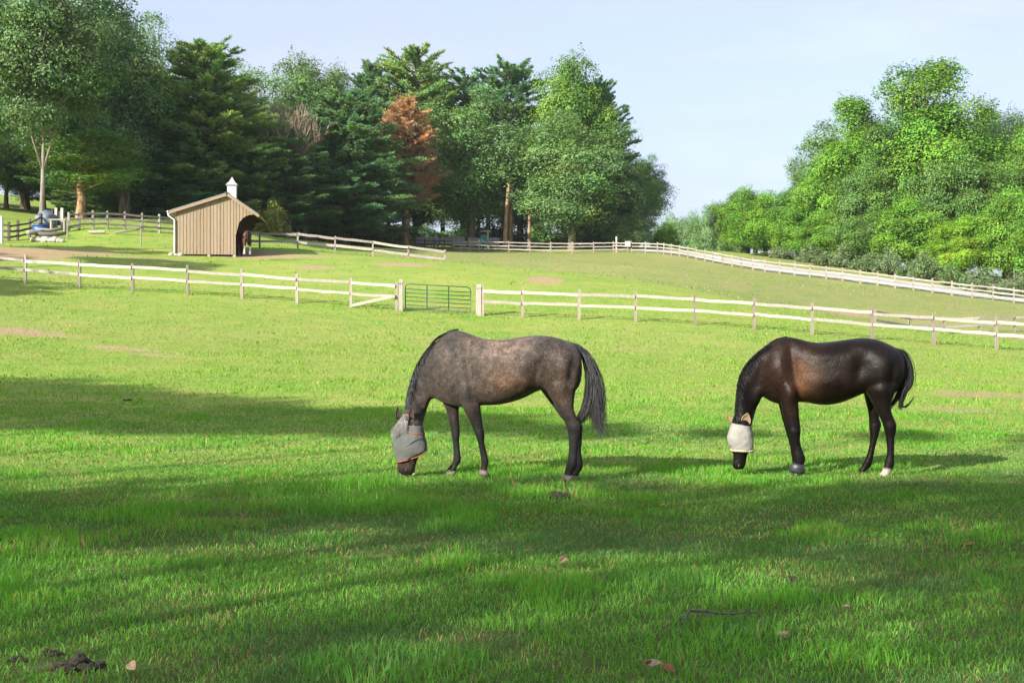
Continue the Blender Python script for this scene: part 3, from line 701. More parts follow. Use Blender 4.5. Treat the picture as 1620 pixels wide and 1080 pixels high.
# deep shade of the left wood: trees that nothing tells apart
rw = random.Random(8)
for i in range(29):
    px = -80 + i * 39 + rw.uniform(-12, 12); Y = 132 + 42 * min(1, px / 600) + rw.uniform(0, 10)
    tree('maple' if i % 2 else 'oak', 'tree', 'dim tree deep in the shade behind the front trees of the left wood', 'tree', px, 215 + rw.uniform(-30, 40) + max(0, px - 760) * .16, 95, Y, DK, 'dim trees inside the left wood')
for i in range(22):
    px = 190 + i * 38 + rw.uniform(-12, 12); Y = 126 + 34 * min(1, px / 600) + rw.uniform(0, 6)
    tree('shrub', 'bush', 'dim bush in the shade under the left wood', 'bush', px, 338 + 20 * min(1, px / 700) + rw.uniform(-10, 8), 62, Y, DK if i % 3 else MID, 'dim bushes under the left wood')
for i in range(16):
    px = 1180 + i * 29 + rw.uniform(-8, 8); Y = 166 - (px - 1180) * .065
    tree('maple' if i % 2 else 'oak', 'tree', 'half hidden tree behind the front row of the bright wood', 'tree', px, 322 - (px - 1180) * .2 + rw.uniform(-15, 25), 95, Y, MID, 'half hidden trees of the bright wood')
# silvery shrubs along the far verge of the road
SH = [(1206, 392, 32, 153, 'silvery shrub nearest the gap on the road verge'), (1240, 384, 44, 149, 'silvery shrub second from the gap on the road verge'),
      (1283, 380, 48, 145, 'upright silver grey shrub under the low vine trees'), (1306, 392, 40, 141, 'small silvery shrub tucked right of the upright grey one'),
      (1345, 378, 62, 139, 'large grey green shrub in the middle of the road verge'), (1374, 394, 50, 134, 'green tinged shrub right of the large grey green one'),
      (1408, 386, 46, 131, 'narrow silvery shrub right of the middle of the road verge'), (1464, 392, 56, 126, 'pale silver shrub below the yellow green vine mound'),
      (1436, 408, 34, 129, 'low shrub squeezed left of the pale silver one'), (1512, 412, 54, 121, 'olive shrub between the pale silver shrub and the lower two'), (1550, 418, 62, 118, 'spreading grey green shrub near the right end of the verge'),
      (1588, 436, 46, 113.5, 'low silvery shrub at the road edge by the right end'), (1618, 425, 50, 117, 'shrub cut by the right edge of the picture above the road')]
for px, top, wd, Y, lab in SH:
    k = (px * 7 % 5) / 5
    tree('shrub', 'shrub', lab, 'shrub', px, top + 6, wd * 0.95, Y, (0.16 - .05 * k, 0.22 - .02 * k, 0.11 - .05 * k), 'silvery shrubs along the road verge')

# ------------------------------------------------------------------ fences
M_PALEWOOD = mat_wood('sun_bleached_wood', (0.28, 0.245, 0.215), (0.46, 0.42, 0.375), (0.58, 0.55, 0.51))
M_POSTW = mat_wood('greyish_post_wood', (0.20, 0.165, 0.135), (0.31, 0.265, 0.22), (0.40, 0.35, 0.30))
M_GREYWOOD = mat_wood('weathered_grey_wood', (0.15, 0.135, 0.12), (0.27, 0.25, 0.22), (0.38, 0.35, 0.31))
M_DARKWOOD = mat_wood('dark_old_wood', (0.05, 0.045, 0.04), (0.10, 0.09, 0.08), (0.17, 0.155, 0.14))
RND = random.Random(5)
def post(mat, parent, base, h, w, rnd=RND, cap=True):
    m = MB(); hh = h * rnd.uniform(0.97, 1.04); tl = Vector((rnd.uniform(-.02, .02), rnd.uniform(-.02, .02), 0))
    m.bar((0, 0, -0.4), Vector((0, 0, hh)) + tl, w * rnd.uniform(.9, 1.08), w, up=(0, 1, 0))
    m.box((tl.x, tl.y, hh + w * 0.12), (w * 0.98, w * 0.98, w * 0.24), taper=0.45)
    o = m.build('post', mat, parent); o.location = base - parent.location; return o
def fence(name, label, pts, mat, h=1.25, rails=(1.05, 0.62), rw=0.035, rh=0.15, pw=0.13, cat='fence', group=None, front=-0.085, wob=0.018, skip=(), rail_mat=None, rnd=RND):
    """posts stand at pts, every rail runs from post to post on the camera side"""
    f = empty(name, pts[0], 0, label, cat, group)
    for p in pts: post(M_POSTW if mat is M_PALEWOOD else mat, f, p, h, pw)
    for i, (a, b) in enumerate(zip(pts[:-1], pts[1:])):
        if i in skip: continue
        d = (b - a); n = Vector((d.y, -d.x, 0)).normalized() * abs(front) * (1 if front < 0 else -1)
        for k, z in enumerate(rails):
            m = MB(); up = Vector((0, 0, 1))
            e = d.normalized() * 0.03
            m.bar(a + n + up * (z + rnd.uniform(-.03, .03)) - f.location + e, b + n + up * (z + rnd.uniform(-.03, .03)) - f.location - e, rw, rh, wob=wob, rnd=rnd, seg=4)
            m.build('rail', rail_mat or mat, f)
    return f
# near fence, left of the gate: posts read from the photograph
near_l = [S(px, fence_Y(px)) for px in (-130, -44, 40, 126, 210, 297, 383, 470, 555, 627)]
fence('rail_fence', 'pale two rail wooden fence running from the left edge to the green gate', near_l, M_PALEWOOD, h=1.24, rails=(1.04, 0.60), rh=0.115, pw=.115)
near_r = [S(px, fence_Y(px)) for px in (764, 826, 916, 1006, 1099, 1193, 1285, 1380, 1477, 1576, 1678)]
fr = fence('rail_fence', 'pale two rail wooden fence running from the green gate to the right edge', near_r, M_PALEWOOD, h=1.24, rails=(1.04, 0.60), rh=0.115, pw=.115)
br = MB(); a = near_l[-2]; b = near_l[-1]
br.bar(a + Vector((0.05, -0.15, 0.08)), b + Vector((-0.05, -0.15, 0.62)), 0.04, 0.12)
o = br.build('brace', M_PALEWOOD, bpy.data.objects['rail_fence']); o.location = -bpy.data.objects['rail_fence'].location
# gate posts (stouter) and the gate
gl, gr = S(634, fence_Y(634)), S(757, fence_Y(757))
for p, hgt, w, lab in ((gl, 1.28, 0.16, 'square wooden gate post on the hinge side of the green gate'), (gr, 1.25, 0.22, 'stout split wooden gate post at the latch end of the green gate')):
    e = empty('gate_post', p, 0, lab, 'gate post', 'gate posts')
    m = MB(); m.bar((0, 0, -.4), (0.01, 0, hgt), w, w, up=(0, 1, 0)); m.box((0.01, 0, hgt + .03), (w * .98, w * .98, .06), taper=.7); m.build('post', M_PALEWOOD, e)
    m = MB(); m.box((0, 0, hgt - 0.12), (w + .02, w + .02, .05)); m.build('wire_band', M_GREYWOOD, e)
M_GATE = mat_simple('green_gate_paint', (0.012, 0.045, 0.022), (0.018, 0.066, 0.033), 3, 0.4)
g = empty('farm_gate', gl, 0, 'green tubular metal farm gate between two wooden posts', 'gate')
def gp(t, z):   # point along the gate
    q = gl.lerp(gr, 0.06 + 0.84 * t) - gl; q.y -= 0.02; q.z += z; return q
m = MB(); k = 0.12
fr_pts = [gp(0, .13), gp(0, 1.02), gp(.015, 1.12), gp(.06, 1.17), gp(.94, 1.17), gp(.985, 1.12), gp(1, 1.02), gp(1, .13), gp(0, .13)]
m.tube(fr_pts, 0.026, 8); m.build('frame', M_GATE, g, smooth=True)
for z in (0.28, 0.45, 0.63, 0.79, 0.95):
    MB().tube([gp(0, z), gp(1, z)], 0.017, 6).build('bar', M_GATE, g, smooth=True)
for t in (0.335, 0.665):
    MB().bar(gp(t, .13), gp(t, 1.17), 0.05, 0.03, up=(0, 1, 0)).build('upright', M_GATE, g)
for z in (0.3, 0.95):
    MB().tube([gp(-.05, z), gp(0, z)], 0.02, 6).build('hinge', M_GREYWOOD, g)
# small fence that leaves the near fence to the right
sm = [S(px, Y) for px, Y in ((1384, 73), (1438, 75.5), (1493, 77), (1549, 78), (1605, 79), (1662, 80))]
fence('rail_fence', 'short pale fence slanting behind the near fence by the right edge', sm, M_PALEWOOD, h=1.1, rails=(0.98, 0.50), rh=0.14, pw=.11)
# fence running down from the shed
sp = [S(px, Y) for px, Y in ((352, 81.5), (411, 81.6), (471, 82), (530, 82.6), (590, 83), (646, 83.4), (704, 84))]
fence('rail_fence', 'pale two rail fence sloping down from the shed into the dip', sp, M_PALEWOOD, h=1.12, rails=(1.0, 0.5), rh=0.16, pw=.11)
# paddock fences at the left: dark, three rails, posts lit
pd = [S(px, Y) for px, Y in ((109, 85), (125, 85.2), (147, 85.4), (170, 85.5), (197.5, 85.6), (224.5, 85.6), (252, 86), (282, 86.5), (312, 88))]
fence('paddock_fence', 'grey three rail paddock fence left of the shed with bright posts', pd, M_GREYWOOD, h=1.25, rails=(1.08, 0.72, 0.34), rh=0.13, pw=.14, rail_mat=M_DARKWOOD)
pl = [S(px, Y) for px, Y in ((-30, 80), (14, 80.5), (28, 81.5), (47, 83), (64, 85.5), (82, 87.5), (100, 90))]
fence('paddock_fence', 'dark sagging three rail fence at the left edge', pl, M_DARKWOOD, h=1.25, rails=(1.0, 0.62, 0.25), rh=0.13, pw=.14)
# back fence along the wood
bk = [S(px, 147) for px in (424, 440, 457, 473, 489, 505, 522, 538, 556, 574, 591, 608, 625, 640, 657, 672, 687, 703, 717)]
fence('back_fence', 'dark three rail fence along the foot of the pines', bk, M_DARKWOOD, h=1.3, rails=(1.12, 0.72, 0.32), rh=0.14, pw=.17)
bm_ = [S(px, 147) for px in (717, 730, 744, 758, 772, 805, 838, 871, 905, 939, 970)]
fence('back_fence', 'grey three rail fence below the maples', bm_, M_PALEWOOD, h=1.3, rails=(1.12, 0.72, 0.32), rh=0.11, pw=.15)
be = [S(px, 147 - (px - 970) * 0.05) for px in (970, 999, 1021, 1040)]
def rpt(t): return Vector((43 - 24 * t, 106 + 35 * t, sz(43 - 24 * t, 106 + 35 * t)))
rf_px = [1050, 1062, 1075, 1088, 1101, 1115, 1128, 1143, 1158, 1173, 1191, 1210, 1233, 1257, 1281, 1307, 1333, 1361, 1388, 1416, 1445, 1475, 1506, 1538, 1571, 1604, 1640]
ts = np.linspace(-0.06, 1.12, 600); pxs = 810 + F * (43 - 24 * ts) / (106 + 35 * ts)
rp = [rpt(float(np.interp(-px, -pxs, ts))) for px in rf_px]
fence('roadside_fence', 'pale three rail fence beside the gravel road', be + rp[:14], M_PALEWOOD, h=1.3, rails=(1.12, 0.74, 0.36), rh=0.11, pw=.14)
fence('roadside_fence', 'pale three rail fence beside the gravel road, nearest stretch by the right edge', rp[13:], M_PALEWOOD, h=1.3, rails=(1.12, 0.74, 0.36), rh=0.11, pw=.14)

# ------------------------------------------------------------------ gravel road beyond the right fence
vs, fs, N = [], [], 90
for i in range(N):
    t = -0.9 + 2.3 * i / (N - 1); c = Vector((43 - 24 * t, 106 + 35 * t, 0))
    nrm = Vector((0.825, 0.566, 0)); bend = max(0, t - 1.0)
    wob = 0.35 * math.sin(i * 0.6) + 0.2 * math.sin(i * 1.7)
    for k, off in enumerate((1.3, 2.6, 3.9, 5.2, 6.6)):
        p = c + nrm * (off + (wob if k in (0, 4) else 0)); p.x += bend * 5
        vs.append((p.x, p.y, sz(p.x, p.y) + 0.05 + (0.05 if k == 2 else 0)))
for i in range(N - 1):
    for k in range(4): fs.append((i * 5 + k, i * 5 + k + 1, i * 5 + 6 + k, i * 5 + 5 + k))
m = MB(); m.add(vs, fs)
t = NT('pale_gravel'); nf = t.noise(9, 6, .7); nb = t.noise(.5, 4, .6)
c = t.ramp(nf, [(0.3, (.22, .21, .2)), (.6, (.36, .35, .335)), (.8, (.48, .47, .455))]); c = t.mix(t.ramp(nb, [(.42, (0, 0, 0)), (.7, (.7,) * 3)]), c, (.34, .32, .28))
t.bsdf(c, .95, nf, .6, .05)
props(m.build('road', t.m), 'pale gravel road behind the right hand fence', None, None, 'structure')
# ------------------------------------------------------------------ run-in shed
M_BOARD = None
def mat_boards():
    t = NT('shed_boards'); tc = t.n('ShaderNodeTexCoord'); sx = t.n('ShaderNodeSeparateXYZ'); t.l(tc.outputs['Object'], sx.inputs[0])
    q = t.n('ShaderNodeMath', operation='MULTIPLY'); t.l(sx.outputs[0], q.inputs[0]); q.inputs[1].default_value = 1 / 0.2
    fl = t.n('ShaderNodeMath', operation='FLOOR'); t.l(q.outputs[0], fl.inputs[0])
    wn = t.n('ShaderNodeTexWhiteNoise', noise_dimensions='1D'); t.l(fl.outputs[0], wn.inputs['W'])
    f = t.noise(3, 6, .65, stretch=(10, 10, .6)); g = t.noise(.8, 3)
    c = t.ramp(f, [(.25, (.14, .097, .06)), (.55, (.245, .178, .115)), (.8, (.325, .25, .172))])
    c = t.mix(t.ramp(wn.outputs[0], [(0, (0, 0, 0)), (1, (.75,) * 3)]), c, (.30, .228, .16)); c = t.mix(t.ramp(g, [(.4, (0, 0, 0)), (.7, (.4,) * 3)]), c, (.22, .19, .15))
    t.bsdf(c, .85, f, .4, .006); return t.m
M_BOARD = mat_boards()
M_TRIM = mat_wood('fresh_fascia_wood', (.24, .16, .105), (.33, .23, .15), (.40, .29, .2), axis=0)
M_METAL = mat_simple('grey_green_metal_roof', (.13, .17, .17), (.20, .25, .26), 2, .38, Metallic=0.5)
M_WHITE = mat_simple('white_paint', (.5, .5, .49), (.6, .6, .59), 3, .5)
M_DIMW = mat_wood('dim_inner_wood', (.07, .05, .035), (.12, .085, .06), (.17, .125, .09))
sb = S(325, 75); sb.z = min(S(290, 75).z, S(370, 75).z)
shed = empty('run_in_shed', sb, R(6.0), 'small wooden run-in shed with white cupola and an open arched end', 'shed')
# local frame: x right, y away; x=0 at the left wall
X0 = -(325 - 279.5) / F * 75; WX = 3.55; ZB = 0.16; L = 5.0
APX, APZ = 3.04, 3.86; EL = (-0.40, 2.73); ER = (4.92, 2.58)
def rl(x): return EL[1] + (APZ - EL[1]) * (x - EL[0]) / (APX - EL[0]) if x <= APX else APZ + (ER[1] - APZ) * (x - APX) / (ER[0] - APX)
def boards(y, s):
    """vertical boards with battens, the overhang cut by a quarter arch"""
    m = MB(); x = 0.0; bw = 0.2; rn = random.Random(3)
    def bottom(x):
        if x < WX - 1e-4: return ZB
        u = min(1, (x - WX) / 1.0); return 1.35 + 1.25 * math.sqrt(max(0, 1 - (1 - u) ** 2))
    while x < 4.6:
        xe = min(x + bw - 0.006, 4.6); a, b = bottom(x), bottom(xe)
        if x < WX < xe: xe = WX - .002; b = ZB; a = ZB
        ta, tb = rl(x) - .1, rl(xe) - .1; dy = rn.uniform(-.003, .003)
        if x < APX < xe: 
            pts = [(x, a), (xe, b), (xe, tb), (APX, APZ - .1), (x, ta)]
        else: pts = [(x, a), (xe, b), (xe, tb), (x, ta)]
        if ta > a + .02 and tb > b + .01:
            n = len(pts); vs = [(X0 + px, y + dy, z) for px, z in pts] + [(X0 + px, y + dy + .025, z) for px, z in pts]
            m.add(vs, [tuple(range(n)), tuple(range(2 * n - 1, n - 1, -1))] + [(i, i + n, (i + 1) % n + n, (i + 1) % n) for i in range(n)])
        if ta > a + .05:
            m.add(*_bat(X0 + x, y - s * .022 + (.025 if s < 0 else 0), max(a, bottom(x + .02)) + .004, ta - .01))
        x = x + bw if not (x < WX < x + bw) else WX
    return m
def _bat(x, y, z0, z1):
    w, d = .022, .02
    vs = [(x - w, y, z0), (x + w, y, z0), (x + w, y + d, z0), (x - w, y + d, z0), (x - w, y, z1), (x + w, y, z1), (x + w, y + d, z1), (x - w, y + d, z1)]
    return vs, [(3, 2, 1, 0), (4, 5, 6, 7), (0, 1, 5, 4), (1, 2, 6, 5), (2, 3, 7, 6), (3, 0, 4, 7)]
boards(0, 1).build('gable_wall', M_BOARD, shed)
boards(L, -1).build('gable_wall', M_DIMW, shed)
m = MB(); 
for i in range(int(L / .2)): m.box((X0 + .02, .13 + i * .2, (ZB + rl(0)) / 2), (.025, .194, rl(0) - .1 - ZB))
m.build('back_wall', M_BOARD, shed)
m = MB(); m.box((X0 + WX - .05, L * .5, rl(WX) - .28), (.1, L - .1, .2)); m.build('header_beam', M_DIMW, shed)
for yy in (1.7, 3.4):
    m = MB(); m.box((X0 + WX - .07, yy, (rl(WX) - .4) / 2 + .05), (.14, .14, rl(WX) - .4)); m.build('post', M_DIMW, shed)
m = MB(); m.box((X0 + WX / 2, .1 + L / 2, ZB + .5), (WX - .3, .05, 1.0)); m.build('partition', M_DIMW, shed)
for x in (.12, 1.95, WX - .08):
    m = MB(); m.box((X0 + x, .1, ZB / 2 - .12), (.16, .3, ZB + .22)); m.build('skid_block', M_PALEWOOD, shed)
def slope(x1, z1, x2, z2, y1, y2, th):
    d = Vector((x2 - x1, 0, z2 - z1)).normalized(); n = Vector((-d.z, 0, d.x)) * th
    a = [Vector((X0 + x1, y1, z1)), Vector((X0 + x2, y1, z2)), Vector((X0 + x2, y2, z2)), Vector((X0 + x1, y2, z1))]
    return a + [p + n for p in a], [(3, 2, 1, 0), (4, 5, 6, 7), (0, 1, 5, 4), (1, 2, 6, 5), (2, 3, 7, 6), (3, 0, 4, 7)]
m = MB(); m.add(*slope(EL[0], EL[1], APX, APZ, -.2, L + .2, .05)); m.add(*slope(APX + .003, APZ, ER[0], ER[1], -.2, L + .2, .05))
for i in range(13):
    y = -.1 + i * (L + .2) / 12
    m.add(*slope(EL[0], EL[1] + .055, APX - .06, APZ + .035, y - .015, y + .015, .025)); m.add(*slope(APX + .06, APZ + .017, ER[0], ER[1] + .055, y - .015, y + .015, .025))
m.build('roof', M_METAL, shed)
m = MB(); m.add(*slope(APX - .16, APZ + .04, APX + .0, APZ + .1, -.21, L + .21, .015)); m.add(*slope(APX + .003, APZ + .1, APX + .16, APZ - .01 + .02, -.21, L + .21, .015)); m.build('ridge_cap', M_METAL, shed)
for y in (-.235, L + .205):
    m = MB(); m.add(*slope(EL[0], EL[1] - .16, APX - .002, APZ - .16, y, y + .03, .155)); m.add(*slope(APX + .002, APZ - .16, ER[0], ER[1] - .16, y, y + .03, .155)); m.build('fascia', M_TRIM, shed)
# cupola
cc = Vector((X0 + APX, L * .5, 0)); cu = empty('cupola', (0, 0, 0)); cu.parent = shed
m = MB(); m.box((cc.x, cc.y, APZ + .28), (.54, .54, 1.0)); m.build('cupola_box', M_WHITE, cu)
m = MB(); h0 = APZ + .81
vs = [(cc.x + sx * .37, cc.y + sy * .37, h0) for sx, sy in ((-1, -1), (1, -1), (1, 1), (-1, 1))] + [(cc.x + sx * .17, cc.y + sy * .17, h0 + .24) for sx, sy in ((-1, -1), (1, -1), (1, 1), (-1, 1))] + [(cc.x, cc.y, h0 + .55)]
m.add(vs, [(3, 2, 1, 0), (0, 1, 5, 4), (1, 2, 6, 5), (2, 3, 7, 6), (3, 0, 4, 7), (4, 5, 8), (5, 6, 8), (6, 7, 8), (7, 4, 8)]); m.build('cupola_roof', mat_simple('cupola_metal', (.33, .33, .34), (.45, .45, .46), 3, .4, Metallic=.4), cu)
m = MB(); m.box((cc.x, cc.y, APZ + .79), (.63, .63, .06)); m.build('cupola_cornice', M_WHITE, cu)
# gutter and downpipe
m = MB(); m.tube([(X0 + EL[0] - .05, -.25, EL[1] - .02), (X0 + EL[0] - .05, L + .25, EL[1] - .06)], .065, 8); m.build('gutter', M_WHITE, shed, smooth=True)
m = MB(); m.tube([(X0 + EL[0] - .05, -.12, EL[1] - .05), (X0 + EL[0] - .03, -.12, EL[1] - .24), (X0 - .09, -.1, EL[1] - .48), (X0 - .07, -.08, EL[1] - .62), (X0 - .07, -.08, .3), (X0 - .16, -.15, .12)], .05, 8); m.build('downpipe', M_WHITE, shed, smooth=True)
# stones at the foot of the downpipe
M_STONE = mat_simple('field_stone', (.25, .23, .21), (.45, .42, .38), 4, .9)
for i, (dx, r) in enumerate(((-.35, .16), (-.08, .13), (.22, .17))):
    o = MB().blob((0, 0, r * .4), (r * 1.2, r, r * .75), 60 + i).build('stone', M_STONE, None, None, True)
    p = S(280 + dx * 26, 74.6); o.location = p
    props(o, ['grey stone farthest left at the foot of the shed downpipe', 'small grey stone right under the shed downpipe', 'wider grey stone tucked under the left corner of the shed'][i], 'stone', 'stones under the downpipe')
# ------------------------------------------------------------------ horses
NR = 48; COATG = .37; COATB = .40
class Rig:
    """turns measured profile points (pixels of an enlarged crop) at a depth into world points"""
    def __init__(s, ox, oy, k, Yf, Yh, uf, uh, org, rz=0.0, scale=1.0):
        s.ox, s.oy, s.k = ox, oy, k; s.Yf, s.Yh, s.uf, s.uh = Yf, Yh, uf, uh; s.org = Vector(org)
    def Y(s, u): return s.Yf + (s.Yh - s.Yf) * (u - s.uf) / (s.uh - s.uf)
    def pt(s, u, v, dy=0.0):
        return P(s.ox + u / s.k, s.oy + v / s.k, s.Y(u) + dy) - s.org
    def ring(s, a, b, hw, dy=0.0, ex=2.0, dya=0.0, dyb=0.0):
        pa, pb = s.pt(*a, dy + dya), s.pt(*b, dy + dyb); c = (pa + pb) / 2; h = (pa - pb) / 2
        ax = Vector((0, 1, 0)); out = []
        for i in range(NR):
            t = 2 * math.pi * i / NR; ct, st = math.cos(t), math.sin(t)
            e = 2.0 / ex
            out.append(c + h * math.copysign(abs(ct) ** e, ct) + ax * hw * math.copysign(abs(st) ** e, st))
        return out
    def chain(s, mb, st, dy=0.0, ex=2.0):
        """st: (a, b, halfwidth[, extra depth]); Catmull-Rom densified"""
        st = [(q + (0.0,))[:4] if len(q) == 3 else q for q in st]
        arr = np.array([[*q[0], *q[1], q[2], q[3]] for q in st], float)
        out = []
        for i in range(len(arr) - 1):
            p0, p1, p2, p3 = arr[max(i - 1, 0)], arr[i], arr[i + 1], arr[min(i + 2, len(arr) - 1)]
            for t in (0, 0.34, 0.67):
                out.append(0.5 * ((2 * p1) + (-p0 + p2) * t + (2 * p0 - 5 * p1 + 4 * p2 - p3) * t ** 2 + (-p0 + 3 * p1 - 3 * p2 + p3) * t ** 3))
        out.append(arr[-1])
        rings = [s.ring((q[0], q[1]), (q[2], q[3]), max(q[4], .004), dy + q[5], ex) for q in out]
        mb.loft(rings); return rings
def remeshed(mb, name, vox=0.011, smooth=7):
    me = mb.mesh('tmp_' + name)
    bm = bmesh.new(); bm.from_mesh(me); bmesh.ops.recalc_face_normals(bm, faces=bm.faces); bmesh.ops.triangulate(bm, faces=bm.faces); bm.to_mesh(me); bm.free()
    o = bpy.data.objects.new('tmp', me); COL.objects.link(o)
    md = o.modifiers.new('r', 'REMESH'); md.mode = 'VOXEL'; md.voxel_size = vox
    sm = o.modifiers.new('s', 'SMOOTH'); sm.factor = 0.5; sm.iterations = smooth
    dg = bpy.context.evaluated_depsgraph_get(); dg.update()
    out = bpy.data.meshes.new_from_object(o.evaluated_get(dg)); out.name = name
    bpy.data.objects.remove(o); bpy.data.meshes.remove(me)
    out.materials.clear()
    out.polygons.foreach_set('use_smooth', np.ones(len(out.polygons), bool)); return out
def paint(me, fn):
    n = len(me.vertices); co = np.empty(n * 3, np.float32); me.vertices.foreach_get('co', co); co = co.reshape(-1, 3)
    c = np.ones((n, 4), np.float32); c[:, :3] = fn(co)
    at = me.color_attributes.new('Col', 'FLOAT_COLOR', 'POINT'); at.data.foreach_set('color', c.ravel())
def hair_strands(name, strands, mat, parent, r=0.0035, n=3):
    """every strand: (list of points, colour, radius factor); thin tapered locks in one mesh"""
    V, Fc, C = [], [], []; b = 0
    for pts, col, rf in strands:
        m = len(pts)
        for i, p in enumerate(pts):
            rr = r * rf * (1 - (i / (m - 1)) ** 1.8 * 0.85)
            d = (pts[min(i + 1, m - 1)] - pts[max(i - 1, 0)]); d = d.normalized() if d.length > 1e-6 else Vector((0, 0, -1))
            a = d.orthogonal().normalized(); bb = d.cross(a)
            for k in range(n):
                t = 2 * math.pi * k / n; q = p + (a * math.cos(t) + bb * math.sin(t)) * rr; V.append(q); C.append(col)
        for i in range(m - 1):
            for k in range(n):
                Fc.append((b + i * n + k, b + i * n + (k + 1) % n, b + (i + 1) * n + (k + 1) % n, b + (i + 1) * n + k))
        b += m * n
    return link(name, mesh_np(name, np.array([tuple(v) for v in V]), np.array(Fc), np.array(C), mat, True), parent)
def curve_pt(pts, t):
    """Catmull-Rom through 2D/3D tuples"""
    n = len(pts) - 1; f = min(max(t, 0), 0.99999) * n; i = int(f); t = f - i
    g = lambda j: np.array(pts[min(max(j, 0), n)], float)
    p0, p1, p2, p3 = g(i - 1), g(i), g(i + 1), g(i + 2)
    return 0.5 * ((2 * p1) + (-p0 + p2) * t + (2 * p0 - 5 * p1 + 4 * p2 - p3) * t ** 2 + (-p0 + 3 * p1 - 3 * p2 + p3) * t ** 3)
def mat_coat(name, rough=0.5, sheen=0.03, dapple=None, spec=0.35):
    t = NT(name); at = t.n('ShaderNodeAttribute', attribute_name='Col'); c = at.outputs['Color']
    f = t.noise(60, 4, .7); 
    if dapple:
        f1 = t.noise(48, 4, .8); f2 = t.noise(13, 4, .65); al = at.outputs['Alpha']
        r = t.ramp(f1, [(.38, (.5, .48, .47)), (.54, (1.0, 1.0, 1.0)), (.70, (2.3, 2.3, 2.35))]); c = t.mix(.85, c, r, 'MULTIPLY')
        r2 = t.ramp(f2, [(.36, (.5, .49, .48)), (.64, (1.5, 1.46, 1.44))]); c = t.mix(.9, c, r2, 'MULTIPLY')
    else:
        r2 = t.ramp(t.noise(6, 6, .7), [(.35, (.6, .58, .56)), (.68, (1.4, 1.35, 1.3))]); c = t.mix(.8, c, r2, 'MULTIPLY')
        r3 = t.ramp(t.noise(90, 3, .7, stretch=(1, 1, .3)), [(.35, (.7, .7, .7)), (.65, (1.35, 1.33, 1.3))]); c = t.mix(.9, c, r3, 'MULTIPLY')
    hair = t.noise(70, 5, .7, stretch=(1, 1, .35))
    rg_ = t.n('ShaderNodeMapRange'); rg_.inputs[3].default_value = rough - .1; rg_.inputs[4].default_value = rough + .2; t.l(t.noise(9, 5, .7), rg_.inputs[0])
    ly = t.noise(15, 5, .6); ad = t.n('ShaderNodeMath', operation='MULTIPLY_ADD'); t.l(hair, ad.inputs[0]); ad.inputs[1].default_value = .35; t.l(ly, ad.inputs[2])
    b = t.bsdf(c, rg_.outputs[0], ad.outputs[0], .55, .014, Specular_IOR_Level=spec)
    b.inputs['Sheen Weight'].default_value = sheen; b.inputs['Sheen Roughness'].default_value = .5
    return t.m
def mat_col(name, rough=.55, spec=.3, bumpscale=None):
    t = NT(name); at = t.n('ShaderNodeAttribute', attribute_name='Col')
    f = t.noise(bumpscale or 80, 3); t.bsdf(at.outputs['Color'], rough, f, .2, .002, Specular_IOR_Level=spec); return t.m
M_HAIR = mat_col('horse_hair', .5, .3)
M_HOOF = mat_simple('hoof_horn', (.07, .058, .046), (.17, .14, .11), 18, .6)
M_HOOFD = mat_simple('dark_hoof_horn', (.02, .018, .016), (.05, .044, .038), 18, .95)

# ============================================================ grey roan
GO = S(790, 13.45); 
gr_ = Rig(590, 500, 3.8575, 13.62, 13.28, 560, 1180, GO)
H1 = empty('horse', GO, 0, 'grey roan horse grazing in a grey fly mask with orange edging', 'horse', 'horses grazing in the pasture')
b = MB()
gr_.chain(b, [((1270, 250), (1273, 300), .06), ((1262, 212), (1274, 350), .14), ((1235, 178), (1258, 425), .20), ((1180, 150), (1205, 475), .262), ((1100, 127), (1120, 468), .285),
  ((1015, 117), (1025, 450), .285), ((930, 124), (935, 492), .295), ((850, 134), (852, 522), .305), ((770, 142), (765, 540), .30), ((690, 139), (690, 543), .28), ((625, 120), (640, 548), .25),
  ((560, 97), (575, 556), .215), ((503, 86), (515, 552), .19), ((445, 108), (462, 538), .185), ((395, 148), (415, 522), .165), ((350, 185), (385, 503), .14), ((310, 225), (362, 486), .118)], ex=2.25)
gr_.chain(b, [((350, 185), (385, 503), .135), ((298, 245), (357, 505), .115), ((258, 315), (338, 545), .10), ((228, 395), (322, 590), .09), ((208, 475), (312, 632), .085, -.05), ((196, 545), (303, 672), .085, -.1), ((186, 600), (298, 695), .09, -.15)], ex=2.0)
# head, face turned toward the camera
gr_.chain(b, [((188, 575), (290, 640), .075, -.13), ((170, 615), (300, 680), .098, -.16), ((140, 690), (315, 725), .105, -.18), ((130, 740), (322, 770), .10, -.19), ((133, 790), (314, 815), .09, -.2), ((142, 850), (278, 862), .07, -.2),
  ((148, 900), (262, 908), .06, -.2), ((150, 935), (256, 938), .058, -.2), ((160, 958), (248, 960), .045, -.2), ((175, 968), (235, 968), .02, -.2)], ex=2.2)
def legs(rg, b, near_f, far_f, near_h, far_h, df=.14, dh=.165):
    rg.chain(b, near_f, -df); rg.chain(b, far_f, df); rg.chain(b, near_h, -dh); rg.chain(b, far_h, dh)
NF = [((510, 400), (655, 410), .085, .03), ((522, 480), (650, 478), .085, .02), ((546, 555), (656, 545), .068), ((578, 620), (664, 612), .056), ((605, 676), (672, 672), .048), ((618, 708), (679, 700), .047), ((629, 738), (681, 735), .043), ((641, 775), (681, 772), .034),
      ((652, 830), (694, 826), .031), ((658, 868), (704, 872), .036), ((660, 895), (706, 896), .035), ((659, 915), (698, 920), .030), ((650, 937), (703, 944), .040)]
